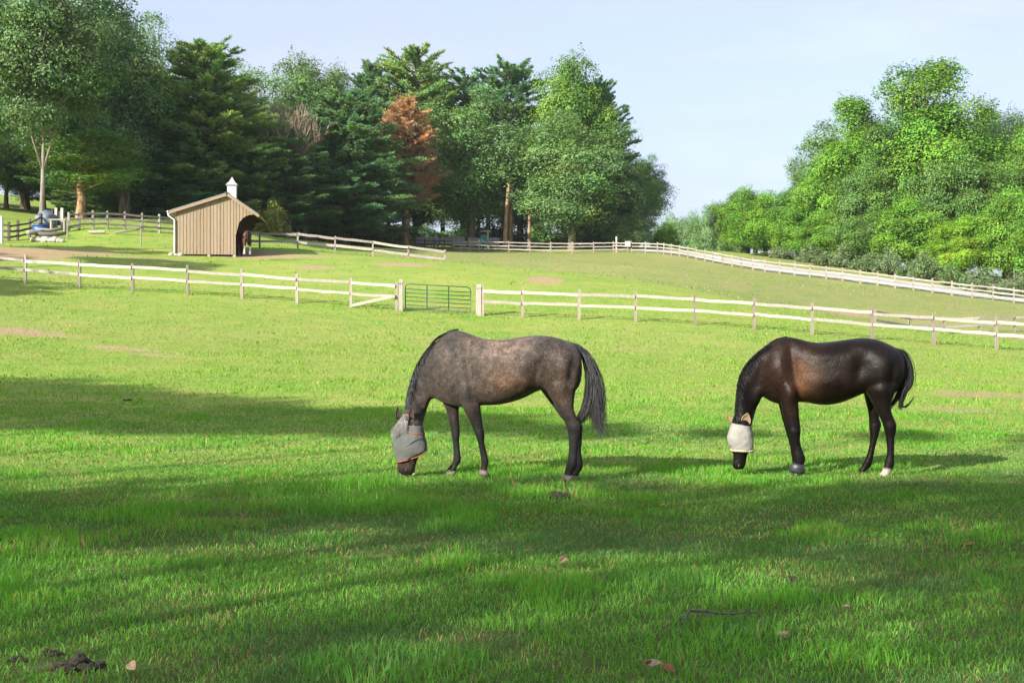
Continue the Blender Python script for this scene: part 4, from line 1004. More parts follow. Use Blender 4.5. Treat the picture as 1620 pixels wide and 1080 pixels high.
FF = [((405, 440), (545, 450), .08, -.03), ((420, 515), (535, 520), .078, -.02), ((447, 575), (525, 572), .06), ((464, 640), (525, 636), .05), ((474, 690), (531, 688), .047), ((478, 725), (531, 722), .046), ((485, 755), (527, 752), .038), ((489, 800), (530, 796), .031),
      ((491, 840), (536, 838), .033), ((489, 876), (537, 885), .036), ((475, 905), (520, 912), .03), ((447, 938), (503, 945), .04)]
NH = [((1040, 300), (1265, 300), .12, .06), ((1035, 400), (1256, 395), .125, .03), ((1055, 450), (1240, 445), .11), ((1095, 515), (1229, 505), .088), ((1132, 575), (1226, 566), .07), ((1160, 625), (1245, 615), .056), ((1178, 672), (1272, 664), .05), ((1188, 712), (1270, 708), .046),
      ((1194, 765), (1256, 760), .038), ((1194, 830), (1249, 828), .035), ((1186, 880), (1248, 888), .038), ((1178, 915), (1243, 922), .039), ((1170, 945), (1222, 955), .033), ((1163, 967), (1220, 975), .042)]
FH = [((1030, 300), (1200, 320), .11, -.05), ((1012, 420), (1170, 430), .1, -.02), ((1050, 485), (1172, 490), .08), ((1098, 550), (1190, 548), .062), ((1140, 610), (1235, 605), .055), ((1190, 668), (1278, 664), .048), ((1204, 705), (1279, 702), .045),
      ((1216, 765), (1276, 760), .037), ((1222, 830), (1272, 830), .033), ((1222, 885), (1282, 893), .037), ((1218, 925), (1278, 930), .035), ((1208, 955), (1256, 962), .032), ((1204, 972), (1260, 978), .038)]
legs(gr_, b, NF, FF, NH, FH)
gme = remeshed(b, 'body')
def inv_uv(rg, co):
    w = co + np.array(rg.org); px = 810 + F * w[:, 0] / w[:, 1]; py = 540 - F * (w[:, 2] - CAMZ) / w[:, 1]
    return (px - rg.ox) * rg.k, (py - rg.oy) * rg.k
def muscles(rg, me, items, seed=0):
    """soft bulges and hollows pushed sideways out of the flanks"""
    n = len(me.vertices); co = np.empty(n * 3, np.float32); me.vertices.foreach_get('co', co); co = co.reshape(-1, 3).astype(float)
    nr = np.empty(n * 3, np.float32); me.vertices.foreach_get('normal', nr); nr = nr.reshape(-1, 3)
    u, v = inv_uv(rg, co); d = np.zeros(n)
    for (cu, cv, ru, rv, amp, rot) in items:
        cs, sn = math.cos(rot), math.sin(rot); a = ((u - cu) * cs + (v - cv) * sn) / ru; b_ = (-(u - cu) * sn + (v - cv) * cs) / rv
        d += 1.6 * amp * np.exp(-(a * a + b_ * b_))
    d += np.array([mnoise.noise(Vector(p) * 5 + Vector((seed, 0, 0))) * .006 + mnoise.noise(Vector(p) * 11) * .003 for p in co])
    side = np.abs(nr[:, 1]) ** .7 * np.sign(nr[:, 1])
    co[:, 1] += d * side
    me.vertices.foreach_set('co', co.astype(np.float32).ravel()); me.update()
def ss(a, b_, x): t = np.clip((x - a) / (b_ - a), 0, 1); return t * t * (3 - 2 * t)
def grey_coat(co):
    u, v = inv_uv(gr_, co); n = len(u)
    c = np.tile(np.array([.105, .088, .078]), (n, 1))
    def to(col, m): c[:] = c + (np.array(col) - c) * np.clip(m, 0, 1)[:, None]
    nz = np.array([mnoise.noise(Vector(p) * 4.5) for p in co]); nz2 = np.array([mnoise.noise(Vector(p) * 13) for p in co])
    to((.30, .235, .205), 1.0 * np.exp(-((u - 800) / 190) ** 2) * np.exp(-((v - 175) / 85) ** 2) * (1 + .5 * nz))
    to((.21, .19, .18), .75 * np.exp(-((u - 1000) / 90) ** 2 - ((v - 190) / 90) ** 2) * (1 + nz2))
    to((.17, .105, .06), .9 * np.exp(-((u - 830) / 170) ** 2 - ((v - 400) / 110) ** 2) * (1 + .5 * nz))
    to((.14, .092, .06), .7 * np.exp(-((u - 1150) / 90) ** 2 - ((v - 420) / 110) ** 2))
    to((.135, .12, .112), .6 * np.exp(-((u - 520) / 120) ** 2 - ((v - 250) / 130) ** 2) * (1 + nz))
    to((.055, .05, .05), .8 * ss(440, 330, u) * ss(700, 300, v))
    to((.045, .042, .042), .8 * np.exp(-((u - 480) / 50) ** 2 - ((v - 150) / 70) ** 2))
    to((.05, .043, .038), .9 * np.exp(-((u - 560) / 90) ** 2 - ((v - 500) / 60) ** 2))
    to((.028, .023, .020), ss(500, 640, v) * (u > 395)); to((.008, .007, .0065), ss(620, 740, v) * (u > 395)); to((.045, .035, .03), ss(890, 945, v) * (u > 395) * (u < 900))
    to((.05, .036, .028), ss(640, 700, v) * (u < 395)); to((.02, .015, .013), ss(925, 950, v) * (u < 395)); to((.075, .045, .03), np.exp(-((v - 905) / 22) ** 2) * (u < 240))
    return np.clip(c * COATG * np.array([1.06, .97, .90]), .004, 1)
muscles(gr_, gme, [(480, 330, 75, 170, .035, -.25), (590, 330, 28, 190, -.016, -.15), (560, 470, 60, 70, .028, 0), (610, 560, 40, 60, .008, 0), (1150, 280, 110, 120, .03, 0), (1120, 420, 90, 90, .03, 0), (1010, 330, 50, 110, -.030, .2), (1000, 170, 60, 40, .018, 0), (840, 420, 150, 90, .02, 0), (1215, 330, 26, 110, -.02, .15), (320, 400, 40, 130, -.012, .4), (385, 300, 30, 120, -.015, .3), (620, 715, 40, 22, .005, 0), (1225, 680, 40, 30, .006, 0), (870, 210, 160, 40, .008, 0)], 1)
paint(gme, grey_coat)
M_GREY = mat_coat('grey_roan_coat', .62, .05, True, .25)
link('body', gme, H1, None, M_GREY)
def hoof(rg, parent, a, b_, a2, b2, hw, dy, mat):
    m = MB(); m.loft([rg.ring(a, b_, hw, dy), rg.ring(((a[0] + a2[0]) / 2 - 1, (a[1] + a2[1]) / 2), ((b_[0] + b2[0]) / 2 + 1, (b_[1] + b2[1]) / 2), hw * 1.12, dy), rg.ring(a2, b2, hw * 1.25, dy)])
    return m.build('hoof', mat, parent, None, True)
hoof(gr_, H1, (652, 933), (704, 942), (641, 974), (712, 978), .042, -.14, M_HOOF); hoof(gr_, H1, (450, 934), (504, 943), (428, 966), (506, 966), .042, .14, M_HOOF)
hoof(gr_, H1, (1164, 963), (1221, 972), (1145, 1004), (1220, 1004), .044, -.165, M_HOOF); hoof(gr_, H1, (1206, 968), (1260, 975), (1200, 992), (1264, 992), .04, .165, M_HOOFD)
def ear(rg, parent, base_a, base_b, tip, dy, hw, mat, name='ear'):
    m = MB(); ba, bb, tp = np.array(base_a, float), np.array(base_b, float), np.array(tip, float); rings = []
    for t, w in ((0, .8), (.25, 1.05), (.5, .95), (.75, .62), (.92, .3), (1, .05)):
        c = (ba + bb) / 2 * (1 - t) + tp * t; h = (ba - bb) / 2 * w
        rings.append(rg.ring(tuple(c + h), tuple(c - h), hw * w, dy))
    # hollow front: push the camera side in
    for r in rings[:-1]:
        c = sum(r, Vector()) / len(r)
        for i, p in enumerate(r):
            if p.y < c.y - .3 * hw: r[i] = Vector((p.x, c.y + (c.y - p.y) * .25, p.z))
    m.loft(rings); return m.build(name, mat, parent, None, True)
M_EAR = mat_simple('dark_ear_hair', (.02, .013, .01), (.055, .035, .025), 30, .8)
ear(gr_, H1, (140, 632), (168, 622), (151, 548), -.08, .02, M_EAR); ear(gr_, H1, (212, 650), (250, 660), (236, 552), -.24, .024, M_EAR)
# fly mask: fitted sheath from the poll to the nose with orange binding
def mat_mesh(name, c1, c2, scale=420, see=.18):
    t = NT(name); tc = t.n('ShaderNodeTexCoord'); ck = t.n('ShaderNodeTexNoise'); ck.inputs['Scale'].default_value = scale; t.l(tc.outputs['Object'], ck.inputs[0])
    big = t.noise(9, 3); c = t.mix(ck.outputs[0], c1, c2); c = t.mix(t.ramp(big, [(.35, (.0,) * 3), (.7, (.55,) * 3)]), c, tuple(q * .72 for q in c1))
    wr = t.noise(16, 3, .6, stretch=(1, 1, .4)); b = t.bsdf(c, .85, wr, .6, .014, Specular_IOR_Level=.15); tp = t.n('ShaderNodeBsdfTransparent'); mx = t.n('ShaderNodeMixShader'); mx.inputs[0].default_value = see; t.l(b.outputs[0], mx.inputs[1]); t.l(tp.outputs[0], mx.inputs[2]); t.l(mx.outputs[0], t.out.inputs[0]); return t.m
def mask(rg, parent, st, mat, trim_mat, grow=.014, trims=(), name='fly_mask'):
    sub = []
    arr = [np.array([*q[0], *q[1], q[2], q[3]], float) for q in st]
    rings = []
    for i in range((len(arr) - 1) * 4 + 1):
        q = curve_pt([tuple(a) for a in arr], i / ((len(arr) - 1) * 4)) if i < (len(arr) - 1) * 4 else arr[-1]
        rings.append(rg.ring((q[0], q[1]), (q[2], q[3]), q[4] + grow, q[5], 2.2))
    for j, r in enumerate(rings):
        c = sum(r, Vector()) / len(r)
        for i, p in enumerate(r):
            q = (p - c).normalized(); r[i] = p + q * (.007 * mnoise.noise(Vector((p.x * 14 + p.z * 9, p.y * 14, p.z * 22 - p.x * 16))) + .004 * mnoise.noise(p * 45))
    m = MB(); m.loft(rings, caps=False); o = m.build(name, mat, parent, None, True)
    sd = o.modifiers.new('thick', 'SOLIDIFY'); sd.thickness = .004
    for idx in trims:
        r = rings[idx]; tb = MB(); tb.tube(list(r) + [r[0]], .007, 6, caps=False); tb.build('binding', trim_mat, o, None, True)
    return o
M_MASK = mat_mesh('grey_fly_mesh', (.085, .09, .087), (.135, .142, .138)); M_ORANGE = mat_simple('orange_binding', (.20, .05, .025), (.28, .08, .035), 60, .8)
mask(gr_, H1, [((150, 655), (304, 668), .10, -.17), ((128, 705), (318, 735), .105, -.18), ((122, 750), (329, 780), .105, -.19), ((124, 795), (326, 826), .098, -.2), ((136, 850), (290, 850), .08, -.2), ((146, 888), (240, 868), .066, -.2)], M_MASK, M_ORANGE, .024, (-1, 3))
m = MB(); m.tube([gr_.pt(*q, -.285) for q in ((232, 872), (270, 858), (305, 843), (322, 826))], .006, 6); m.build('mask_edge', M_ORANGE, H1, None, True)
m = MB(); m.tube([gr_.pt(u, v, dy) for u, v, dy in ((190, 612, -.25), (205, 606, -.275), (222, 612, -.275))], .008, 6); m.build('brow_band', M_ORANGE, H1, None, True)
m = MB(); m.tube([gr_.pt(u, v, dy) for u, v, dy in ((150, 712, -.27), (190, 718, -.295), (225, 712, -.30), (246, 696, -.29), (250, 660, -.27))], .009, 6); m.build('ear_binding', M_ORANGE, H1, None, True)
m = MB(); m.tube([gr_.pt(u, v, dy) for u, v, dy in ((196, 800, -.318), (222, 782, -.326), (250, 760, -.328), (276, 735, -.322))], .005, 5); m.build('dart_seam', M_MASK, H1, None, True)
# nostril and mouth
MB().blob(tuple(gr_.pt(205, 938, -.256)), (.014, .01, .018), 1, 0, 2).build('nostril', M_HOOFD, H1, None, True)
# mane, forelock, tail
rh = random.Random(17)
crest_g = [(520, 84), (470, 93), (425, 122), (385, 150), (340, 190), (300, 240), (262, 305), (232, 385), (210, 465), (197, 540), (190, 595)]
st = []
for i in range(1000):
    t = rh.random(); u, v = curve_pt(crest_g, t); w = rh.uniform(-1, 1)
    near_side = w < .35; dy0 = -.02 * w
    tilt = curve_pt([(0, 0), (-4, 10), (-28, -2), (-34, 20), (-22, 50), (-12, 60), (-6, 70), (-2, 75), (2, 80), (6, 85), (-6, 80)], t)
    L = rh.uniform(.6, 1.1) * (1.0 if t > .28 else .25 + t * 2.2)
    side = rh.uniform(0, 36) * (t > .3) ; zc = -(.05 + .1 * rh.random())
    pts = []
    for k in range(5):
        f = k / 4; pts.append(gr_.pt(u + (tilt[0] * f + side * f * (1 - .3 * f)) * L + rh.uniform(-1.5, 1.5), v + tilt[1] * (f ** 1.3) * L - 7 * math.sin(f * 3.1), dy0 + (-.12 if near_side else .1) * f ** .7 * (0.3 + .7 * (t > .25)) - (.12 * max(0, t - .65) / .35)))
    g = rh.random() ** 2 * (0.05 + .36 * max(0, t - .4)); cc_ = .018 + g * .5
    st.append((pts, (cc_ * .98, cc_, cc_ * 1.06), rh.uniform(.9, 1.6)))
hair_strands('mane', st, M_HAIR, H1, .0028)
st = []
for i in range(330):
    a = rh.random(); u0, v0 = 186 + 34 * rh.random(), 596 + 26 * rh.random()
    e = (102 + 108 * a + rh.uniform(-6, 6), 735 - 40 * abs(a - .25) + rh.uniform(-25, 14)); pts = []
    for k in range(6):
        f = k / 5; pts.append(gr_.pt(u0 + (e[0] - u0) * (f ** 1.15), v0 + (e[1] - v0) * f - 12 * math.sin(f * 3.14) * (1 - a), -.235 - .085 * math.sin(min(1, f * 1.3) * 1.57) + rh.uniform(-.006, .006)))
    g = rh.uniform(.07, .34); st.append((pts, (g, g * .97, g * .93), rh.uniform(.7, 1.3)))
hair_strands('forelock', st, M_HAIR, H1, .0022)
tailA = [(1205, 158), (1262, 178), (1320, 240), (1362, 330), (1388, 430), (1398, 530), (1402, 630), (1412, 735)]
tailB = [(1225, 178), (1270, 212), (1304, 300), (1316, 400), (1308, 500), (1278, 590), (1225, 650), (1165, 690)]
st = []
for i in range(1500):
    q = rh.random(); w = rh.gauss(0, 1); pts = []
    end = rh.uniform(.78, 1.0) if q < .62 else rh.uniform(.6, 1.0)
    dyo = rh.gauss(0, .035); wob = rh.uniform(-9, 9); ph = rh.random() * 6
    for k in range(9):
        f = k / 8 * end; A = curve_pt(tailA, f); B = curve_pt(tailB, f)
        mixv = min(1, max(0, q * (1.15) - .05)); sp = 4 + 26 * math.sin(min(1, f * 1.25) * 1.57)
        c = A * (1 - mixv) + B * mixv if f < .72 else (A if q < .55 else B)
        if f >= .60:
            s_ = (f - .60) / .40; s_ = min(1, s_); c0 = A * (1 - mixv) + B * mixv; tgt = A if q < .52 else B; c = c0 + (tgt - c0) * s_ * s_ * .85
        pts.append(gr_.pt(c[0] + w * sp * .40 + wob * math.sin(f * 5 + ph), c[1] + abs(w) * 3, dyo * (.4 + f * 1.6) - .01 - .05 * f))
    g = .014 + (rh.random() ** 3) * .08 * (1 if q < .75 else .5); st.append((pts, (g * .97, g, g * 1.05), rh.uniform(.8, 1.5)))
hair_strands('tail', st, M_HAIR, H1, .0023)

# ============================================================ dark bay
BO = S(1290, 13.75)
br_ = Rig(1120, 510, 4.0, 13.92, 13.72, 520, 1100, BO)
H2 = empty('horse', BO, 0, 'dark bay horse grazing in a pale fly mask with one white hind foot', 'horse', 'horses grazing in the pasture')
b = MB()
br_.chain(b, [((1222, 215), (1226, 270), .06), ((1212, 186), (1226, 330), .14), ((1182, 160), (1208, 410), .20), ((1125, 131), (1150, 460), .262), ((1060, 107), (1075, 465), .285), ((985, 97), (990, 448), .285), ((915, 103), (918, 475), .295),
  ((840, 113), (842, 505), .305), ((765, 123), (762, 521), .30), ((690, 127), (688, 518), .285), ((625, 117), (622, 505), .26), ((560, 100), (565, 505), .225), ((495, 91), (500, 520), .195), ((440, 103), (450, 516), .185), ((392, 132), (405, 503), .165), ((345, 165), (368, 482), .14), ((302, 198), (347, 462), .118)], ex=2.25)
br_.chain(b, [((345, 165), (368, 482), .135), ((288, 212), (343, 470), .115), ((243, 260), (330, 498), .10), ((210, 318), (312, 532), .09), ((190, 380), (300, 565), .085, -.03), ((180, 450), (290, 600), .085, -.08), ((174, 520), (280, 640), .085, -.13), ((170, 590), (275, 668), .088, -.16)], ex=2.0)
br_.chain(b, [((170, 575), (262, 620), .075, -.15), ((152, 625), (272, 650), .095, -.17), ((136, 690), (280, 700), .10, -.19), ((132, 735), (284, 748), .097, -.2), ((142, 785), (272, 800), .082, -.2), ((158, 825), (250, 832), .062, -.2), ((160, 868), (242, 870), .056, -.2), ((156, 898), (238, 898), .055, -.2), ((160, 918), (230, 918), .04, -.2), ((172, 929), (218, 929), .018, -.2)], ex=2.2)
NF2 = [((440, 380), (585, 395), .085, .03), ((452, 470), (572, 475), .084, .02), ((468, 545), (574, 545), .066), ((484, 610), (580, 610), .056), ((500, 665), (586, 662), .05), ((508, 695), (588, 692), .049), ((518, 728), (583, 726), .044), ((530, 770), (586, 766), .036), ((538, 812), (600, 808), .034), ((544, 850), (617, 856), .038), ((548, 878), (614, 884), .037), ((545, 897), (602, 905), .033), ((536, 918), (602, 930), .044)]
FF2 = [(tuple(np.array(a) + (-16, -4)), tuple(np.array(c) + (-22, -4)), hw, *r) for a, c, hw, *r in NF2[1:]]
FF2 = [((430, 400), (560, 400), .08, -.03)] + FF2
NH2 = [((990, 290), (1222, 290), .12, .06), ((985, 390), (1208, 390), .125, .03), ((1005, 440), (1182, 440), .108), ((1035, 500), (1160, 498), .085), ((1066, 560), (1158, 556), .068), ((1092, 612), (1178, 606), .056), ((1108, 650), (1192, 644), .05), ((1118, 690), (1190, 690), .046), ((1126, 735), (1180, 734), .037), ((1133, 790), (1180, 790), .034), ((1130, 840), (1178, 845), .035), ((1118, 885), (1180, 895), .039), ((1112, 912), (1170, 922), .037), ((1102, 937), (1152, 948), .034), ((1088, 957), (1148, 968), .042)]
FH2 = [((985, 300), (1150, 320), .11, -.05), ((986, 420), (1128, 430), .098, -.02), ((994, 480), (1102, 490), .08), ((1010, 545), (1085, 545), .062), ((1018, 600), (1082, 598), .052), ((1020, 645), (1097, 640), .048), ((1022, 680), (1090, 676), .045), ((1026, 722), (1078, 720), .037), ((1022, 770), (1064, 768), .033), ((1008, 830), (1050, 834), .034), ((988, 875), (1038, 888), .038), ((972, 905), (1028, 915), .034), ((954, 930), (1003, 936), .032), ((948, 945), (1002, 952), .038)]
legs(br_, b, NF2, FF2, NH2, FH2)
bme = remeshed(b, 'body')
def bay_coat_and_shine(co):
    u, v = inv_uv(br_, co); n = len(u); c = np.tile(np.array([.017, .0125, .0115]), (n, 1))
    nz = np.array([mnoise.noise(Vector(p) * 4) for p in co])
    def to(col, m): c[:] = c + (np.array(col) - c) * np.clip(m, 0, 1)[:, None]
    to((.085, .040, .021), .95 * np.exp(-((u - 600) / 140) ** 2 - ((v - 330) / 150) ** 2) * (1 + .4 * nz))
    to((.26, .12, .06), .75 * np.exp(-((u - 592) / 34) ** 2 - ((v - 360) / 105) ** 2) * (1 + .6 * nz)); to((.20, .125, .085), .7 * np.exp(-((u - 655) / 60) ** 2 - ((v - 335) / 70) ** 2) * (1 + .6 * nz)); to((.18, .09, .05), .6 * np.exp(-((u - 548) / 16) ** 2 - ((v - 230) / 60) ** 2))  # sun highlights on shoulder and ribs painted into the coat colour
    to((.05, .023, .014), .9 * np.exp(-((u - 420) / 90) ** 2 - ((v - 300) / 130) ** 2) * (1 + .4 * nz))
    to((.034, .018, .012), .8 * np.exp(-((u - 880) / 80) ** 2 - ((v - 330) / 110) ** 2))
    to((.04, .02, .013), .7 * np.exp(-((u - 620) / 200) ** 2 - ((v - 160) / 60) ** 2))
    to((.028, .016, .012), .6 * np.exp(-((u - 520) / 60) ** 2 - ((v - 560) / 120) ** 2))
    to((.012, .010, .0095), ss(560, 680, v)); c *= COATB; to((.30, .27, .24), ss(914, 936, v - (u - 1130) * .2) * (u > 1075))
    return np.clip(c, .004, 1)
muscles(br_, bme, [(440, 300, 75, 165, .035, -.25), (548, 300, 28, 180, -.018, -.15), (520, 440, 60, 66, .028, 0), (1105, 265, 105, 115, .03, 0), (1075, 400, 90, 90, .03, 0), (965, 310, 50, 105, -.032, .2), (960, 145, 60, 40, .02, 0), (790, 400, 150, 85, .02, 0), (1170, 310, 26, 105, -.02, .15), (300, 390, 40, 120, -.012, .4), (355, 280, 30, 115, -.015, .3), (545, 690, 40, 22, .005, 0), (1150, 660, 40, 30, .006, 0), (830, 200, 160, 40, .008, 0)], 7)
paint(bme, bay_coat_and_shine)
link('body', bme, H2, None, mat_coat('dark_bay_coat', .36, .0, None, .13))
M_WHOOF = mat_simple('pale_hoof_horn', (.30, .22, .16), (.45, .36, .28), 18, .6)
hoof(br_, H2, (1088, 953), (1149, 964), (1060, 995), (1150, 995), .043, -.165, M_WHOOF); hoof(br_, H2, (950, 942), (1003, 949), (938, 966), (1000, 972), .04, .165, M_HOOFD)
hoof(br_, H2, (520, 920), (588, 930), (508, 958), (590, 958), .04, .14, M_HOOFD)
hf = hoof(br_, H2, (538, 922), (602, 932), (522, 962), (608, 962), .042, -.14, M_HOOFD)
# rubber over-reach boot on the near front foot
M_BOOT = mat_simple('grey_blue_boot', (.012, .014, .019), (.026, .03, .037), 20, .5)
m = MB(); m.loft([br_.ring((535, 884), (602, 898), .043, -.14), br_.ring((524, 898), (606, 912), .054, -.14), br_.ring((515, 920), (611, 930), .062, -.14), br_.ring((514, 942), (613, 952), .068, -.14)], caps=False)
o = m.build('hoof_boot', M_BOOT, H2, None, True); o.modifiers.new('t', 'SOLIDIFY').thickness = .006
m = MB(); r = br_.ring((517, 916), (609, 926), .064, -.14); m.tube(r + [r[0]], .008, 6, caps=False); m.build('strap', M_BOOT, o, None, True)
M_MASK2 = mat_mesh('pale_fly_mesh', (.27, .26, .235), (.37, .355, .33), see=.3); M_TAN = mat_simple('tan_mask_ear', (.17, .11, .06), (.28, .19, .11), 60, .85); M_FLEECE = mat_simple('fleece_trim', (.28, .22, .14), (.52, .45, .33), 90, .95)
ear(br_, H2, (142, 648), (170, 634), (117, 573), -.07, .024, M_TAN, 'mask_ear'); ear(br_, H2, (202, 636), (263, 652), (252, 572), -.24, .03, M_TAN, 'mask_ear')
mk = mask(br_, H2, [((148, 634), (270, 656), .097, -.17), ((132, 690), (281, 700), .102, -.19), ((122, 735), (288, 748), .104, -.2), ((134, 778), (287, 785), .094, -.2), ((150, 806), (282, 808), .085, -.2)], M_MASK2, M_FLEECE, .022, ())
fl = MB()
for q in br_.ring((150, 806), (282, 810), .097, -.2, 2.2): 
    fl.blob(tuple(q), (.018, .016, .016), int(q.x * 99), .3, 1)
r = br_.ring((150, 806), (282, 810), .097, -.2, 2.2); fl.tube(r + [r[0]], .012, 6, caps=False); fl.build('fleece_edge', M_FLEECE, mk, None, True)
MB().blob(tuple(br_.pt(196, 905, -.25)), (.013, .01, .018), 1, 0, 2).build('nostril', M_HOOFD, H2, None, True)
crest_b = [(500, 90), (440, 104), (392, 130), (345, 163), (290, 208), (245, 258), (212, 312), (192, 375), (182, 445), (176, 520), (172, 600)]
st = []
for i in range(800):
    t = rh.random(); u, v = curve_pt(crest_b, t); w = rh.uniform(-1, 1); L = rh.uniform(.5, 1.1) * (.25 + min(1, t * 2.5) * .75); side = rh.uniform(-6, 52) * (t > .2)
    pts = []
    for k in range(5):
        f = k / 4; pts.append(br_.pt(u - 6 * math.sin(f * 3) + side * f * L, v + 66 * f ** 1.25 * L - 6 * math.sin(f * 3.1), -.02 * w + (-.125 if w < .5 else .1) * f ** .7 * (.3 + .7 * (t > .2)) - .15 * max(0, t - .6) / .4))
    g = rh.uniform(.006, .018); st.append((pts, (g, g * .95, g * .95), rh.uniform(.9, 1.7)))
for i in range(60):
    a = rh.random(); pts = [br_.pt(180 + 26 * a, 598 + 38 * k / 4 * rh.uniform(.8, 1), -.235 - .05 * k / 4) for k in range(5)]; st.append((pts, (.012, .011, .01), 1.2))
hair_strands('mane', st, M_HAIR, H2, .003)
tA = [(1180, 158), (1235, 178), (1272, 240), (1290, 310), (1288, 385), (1255, 430), (1228, 490), (1212, 555)]
tB = [(1200, 185), (1222, 230), (1232, 300), (1228, 370), (1205, 430), (1185, 480), (1165, 515), (1152, 545)]
tC = [(1190, 170), (1240, 220), (1262, 300), (1262, 380), (1240, 440), (1215, 510), (1250, 535), (1312, 462)]
st = []
for i in range(1000):
    q = rh.random(); end = rh.uniform(.7, 1.0); w = rh.gauss(0, 1); dyo = rh.gauss(0, .04); pts = []; third = rh.random() < .12
    for k in range(9):
        f = k / 8 * end; c = curve_pt(tA, f) * (1 - q) + curve_pt(tB, f) * q
        if third: c = curve_pt(tC, f)
        elif f > .65: c = c + ((curve_pt(tA, f) if q < .55 else curve_pt(tB, f)) - c) * min(1, (f - .65) / .3)
        pts.append(br_.pt(c[0] + w * (4 if third else 8), c[1] + abs(w) * 2, dyo * (.4 + f) - .02))
    g = rh.uniform(.006, .02); st.append((pts, (g, g * .95, g * .95), rh.uniform(.8, 1.5)))
hair_strands('tail', st, M_HAIR, H2, .0033)

# ============================================================ bay draught horse in the shed (seen from behind)
def small_horse(loc, rz):
    """side profile in metres: x forward, z up; standing, head inside the shed"""
    e = empty('horse', loc, rz, 'bay horse with white hind feet standing rump out in the shed', 'horse')
    b = MB()
    def rg(x, z, hx, hz, w, y=0.0, tilt=0.0):
        out = []
        for i in range(16):
            t = 2 * math.pi * i / 16
            out.append(Vector((x + hx * math.cos(t), y + w * math.sin(t), z + hz * math.cos(t))))
        return out
    b.loft([rg(-.80, 1.22, 0, .10, .08), rg(-.76, 1.22, 0, .26, .22), rg(-.6, 1.22, 0, .36, .31), rg(-.3, 1.2, 0, .38, .33), rg(0, 1.16, 0, .38, .34), rg(.35, 1.16, 0, .38, .31), rg(.6, 1.2, 0, .38, .26), rg(.78, 1.22, 0, .30, .2)])
    b.loft([rg(.55, 1.25, -.1, .32, .18), rg(.85, 1.42, -.14, .22, .13), rg(1.1, 1.65, -.14, .17, .1), rg(1.2, 1.8, -.1, .13, .09)])
    b.loft([rg(1.12, 1.84, .0, .10, .09), rg(1.28, 1.76, .06, .13, .1), rg(1.45, 1.6, .07, .1, .08), rg(1.6, 1.45, .06, .075, .065), rg(1.66, 1.38, .04, .05, .05)])
    for s in (-1, 1):
        b.loft([rg(-.55, 1.0, .22, 0, .14, s * .18), rg(-.58, .8, .17, 0, .12, s * .18), rg(-.62, .62, .1, 0, .085, s * .18), rg(-.68, .5, .075, 0, .07, s * .18), rg(-.66, .4, .055, 0, .055, s * .18), rg(-.65, .2, .055, 0, .055, s * .18), rg(-.62, .08, .065, 0, .065, s * .18)])
        b.loft([rg(.5, .95, .15, 0, .1, s * .17), rg(.52, .7, .09, 0, .08, s * .17), rg(.53, .5, .065, 0, .06, s * .17), rg(.53, .2, .05, 0, .05, s * .17), rg(.55, .08, .06, 0, .06, s * .17)])
        b.blob((1.16, s * .07, 1.95), (.03, .03, .08), 1, 0, 2)
    me = remeshed(b, 'body', .02, 5)
    def coat(co):
        c = np.tile(np.array([.065, .022, .011]), (len(co), 1)); wh = ss(.62, .5, co[:, 2] + .05 * np.sin(co[:, 1] * 30)) * (co[:, 0] < 0); c += (np.array([.30, .285, .26]) - c) * wh[:, None]
        bl = ss(.7, .5, co[:, 2]) * (co[:, 0] > 0); c += (np.array([.02, .015, .012]) - c) * bl[:, None]; return c
    paint(me, coat); link('body', me, e, None, mat_coat('red_bay_coat', .5, .05))
    r = random.Random(4); st = []
    for i in range(160):
        a = r.uniform(-1, 1); L = r.uniform(.6, .85); st.append(([Vector((-.78 - .07 * math.sin(k / 4 * 3), a * .05 * (1 + k / 3), 1.42 - L * k / 4)) for k in range(5)], (.015, .011, .01), 1.5))
    hair_strands('tail', st, M_HAIR, e, .006)
    for s in (-1, 1):
        st = []
        for i in range(150):
            an = r.random() * 6.28; st.append(([Vector((-.64 + math.cos(an) * .06 * (1 + .6 * k / 2), s * .18 + math.sin(an) * .06 * (1 + .6 * k / 2), .38 - .32 * k / 2 + r.uniform(-.02, .02))) for k in range(3)], (.3, .28, .25), 1.6))
        hair_strands('feather', st, M_HAIR, e, .006)
        for x in (-.6, .57):
            m = MB(); m.loft([rg(x, .09, .065, 0, .065, s * .18), rg(x + .02, .0, .085, 0, .08, s * .18)]); m.build('hoof', M_HOOFD, e, None, True)
    return e
hp = S(384, 76.2); small_horse(hp, R(128))
# ------------------------------------------------------------------ small things in the grass
def near(px, py): 
    p = ray_ground(px, py); p.z = sz(p.x, p.y); return p
M_DUNG = mat_simple('dark_dung', (.012, .009, .006), (.06, .044, .028), 40, .9)
def dung(px, py, w, n, label, seed):
    p = near(px, py); e = empty('dung_pile', p, 0, label, 'dung pile', 'dung piles in the grass'); r = random.Random(seed); m = MB()
    for i in range(n):
        a = r.random() * 6.28; d = r.random() ** .6 * w * .42; h = max(0, (1 - d / (w * .45))) * w * .16
        s = w * r.uniform(.07, .12) + .008
        m.blob((math.cos(a) * d, math.sin(a) * d * .8, h * r.random() + s * .35 - .01), (s, s, s * .8), seed * 50 + i, .42, 3)
    m.build('droppings', M_DUNG, e, None, True)
dung(882, 786, .26, 26, 'dark dung pile just right of the grey horse hind feet', 1)
dung(82, 1040, .11, 8, 'dung clump on its own at the bottom left corner', 2)
dung(125, 1062, .22, 24, 'broad flattened dung pile at the bottom left corner', 3)
dung(483, 973, .07, 6, 'single small dark dropping left of the picture middle near the bottom', 4)
dung(1250, 920, .11, 8, 'small brown dropping right of the middle foreground', 5)
dung(200, 633, .22, 8, 'dark dropping in the shaded band at the left', 6)
dung(700, 655 + 30, .16, 6, 'small dropping on the sunny strip between the grey horse legs', 7)
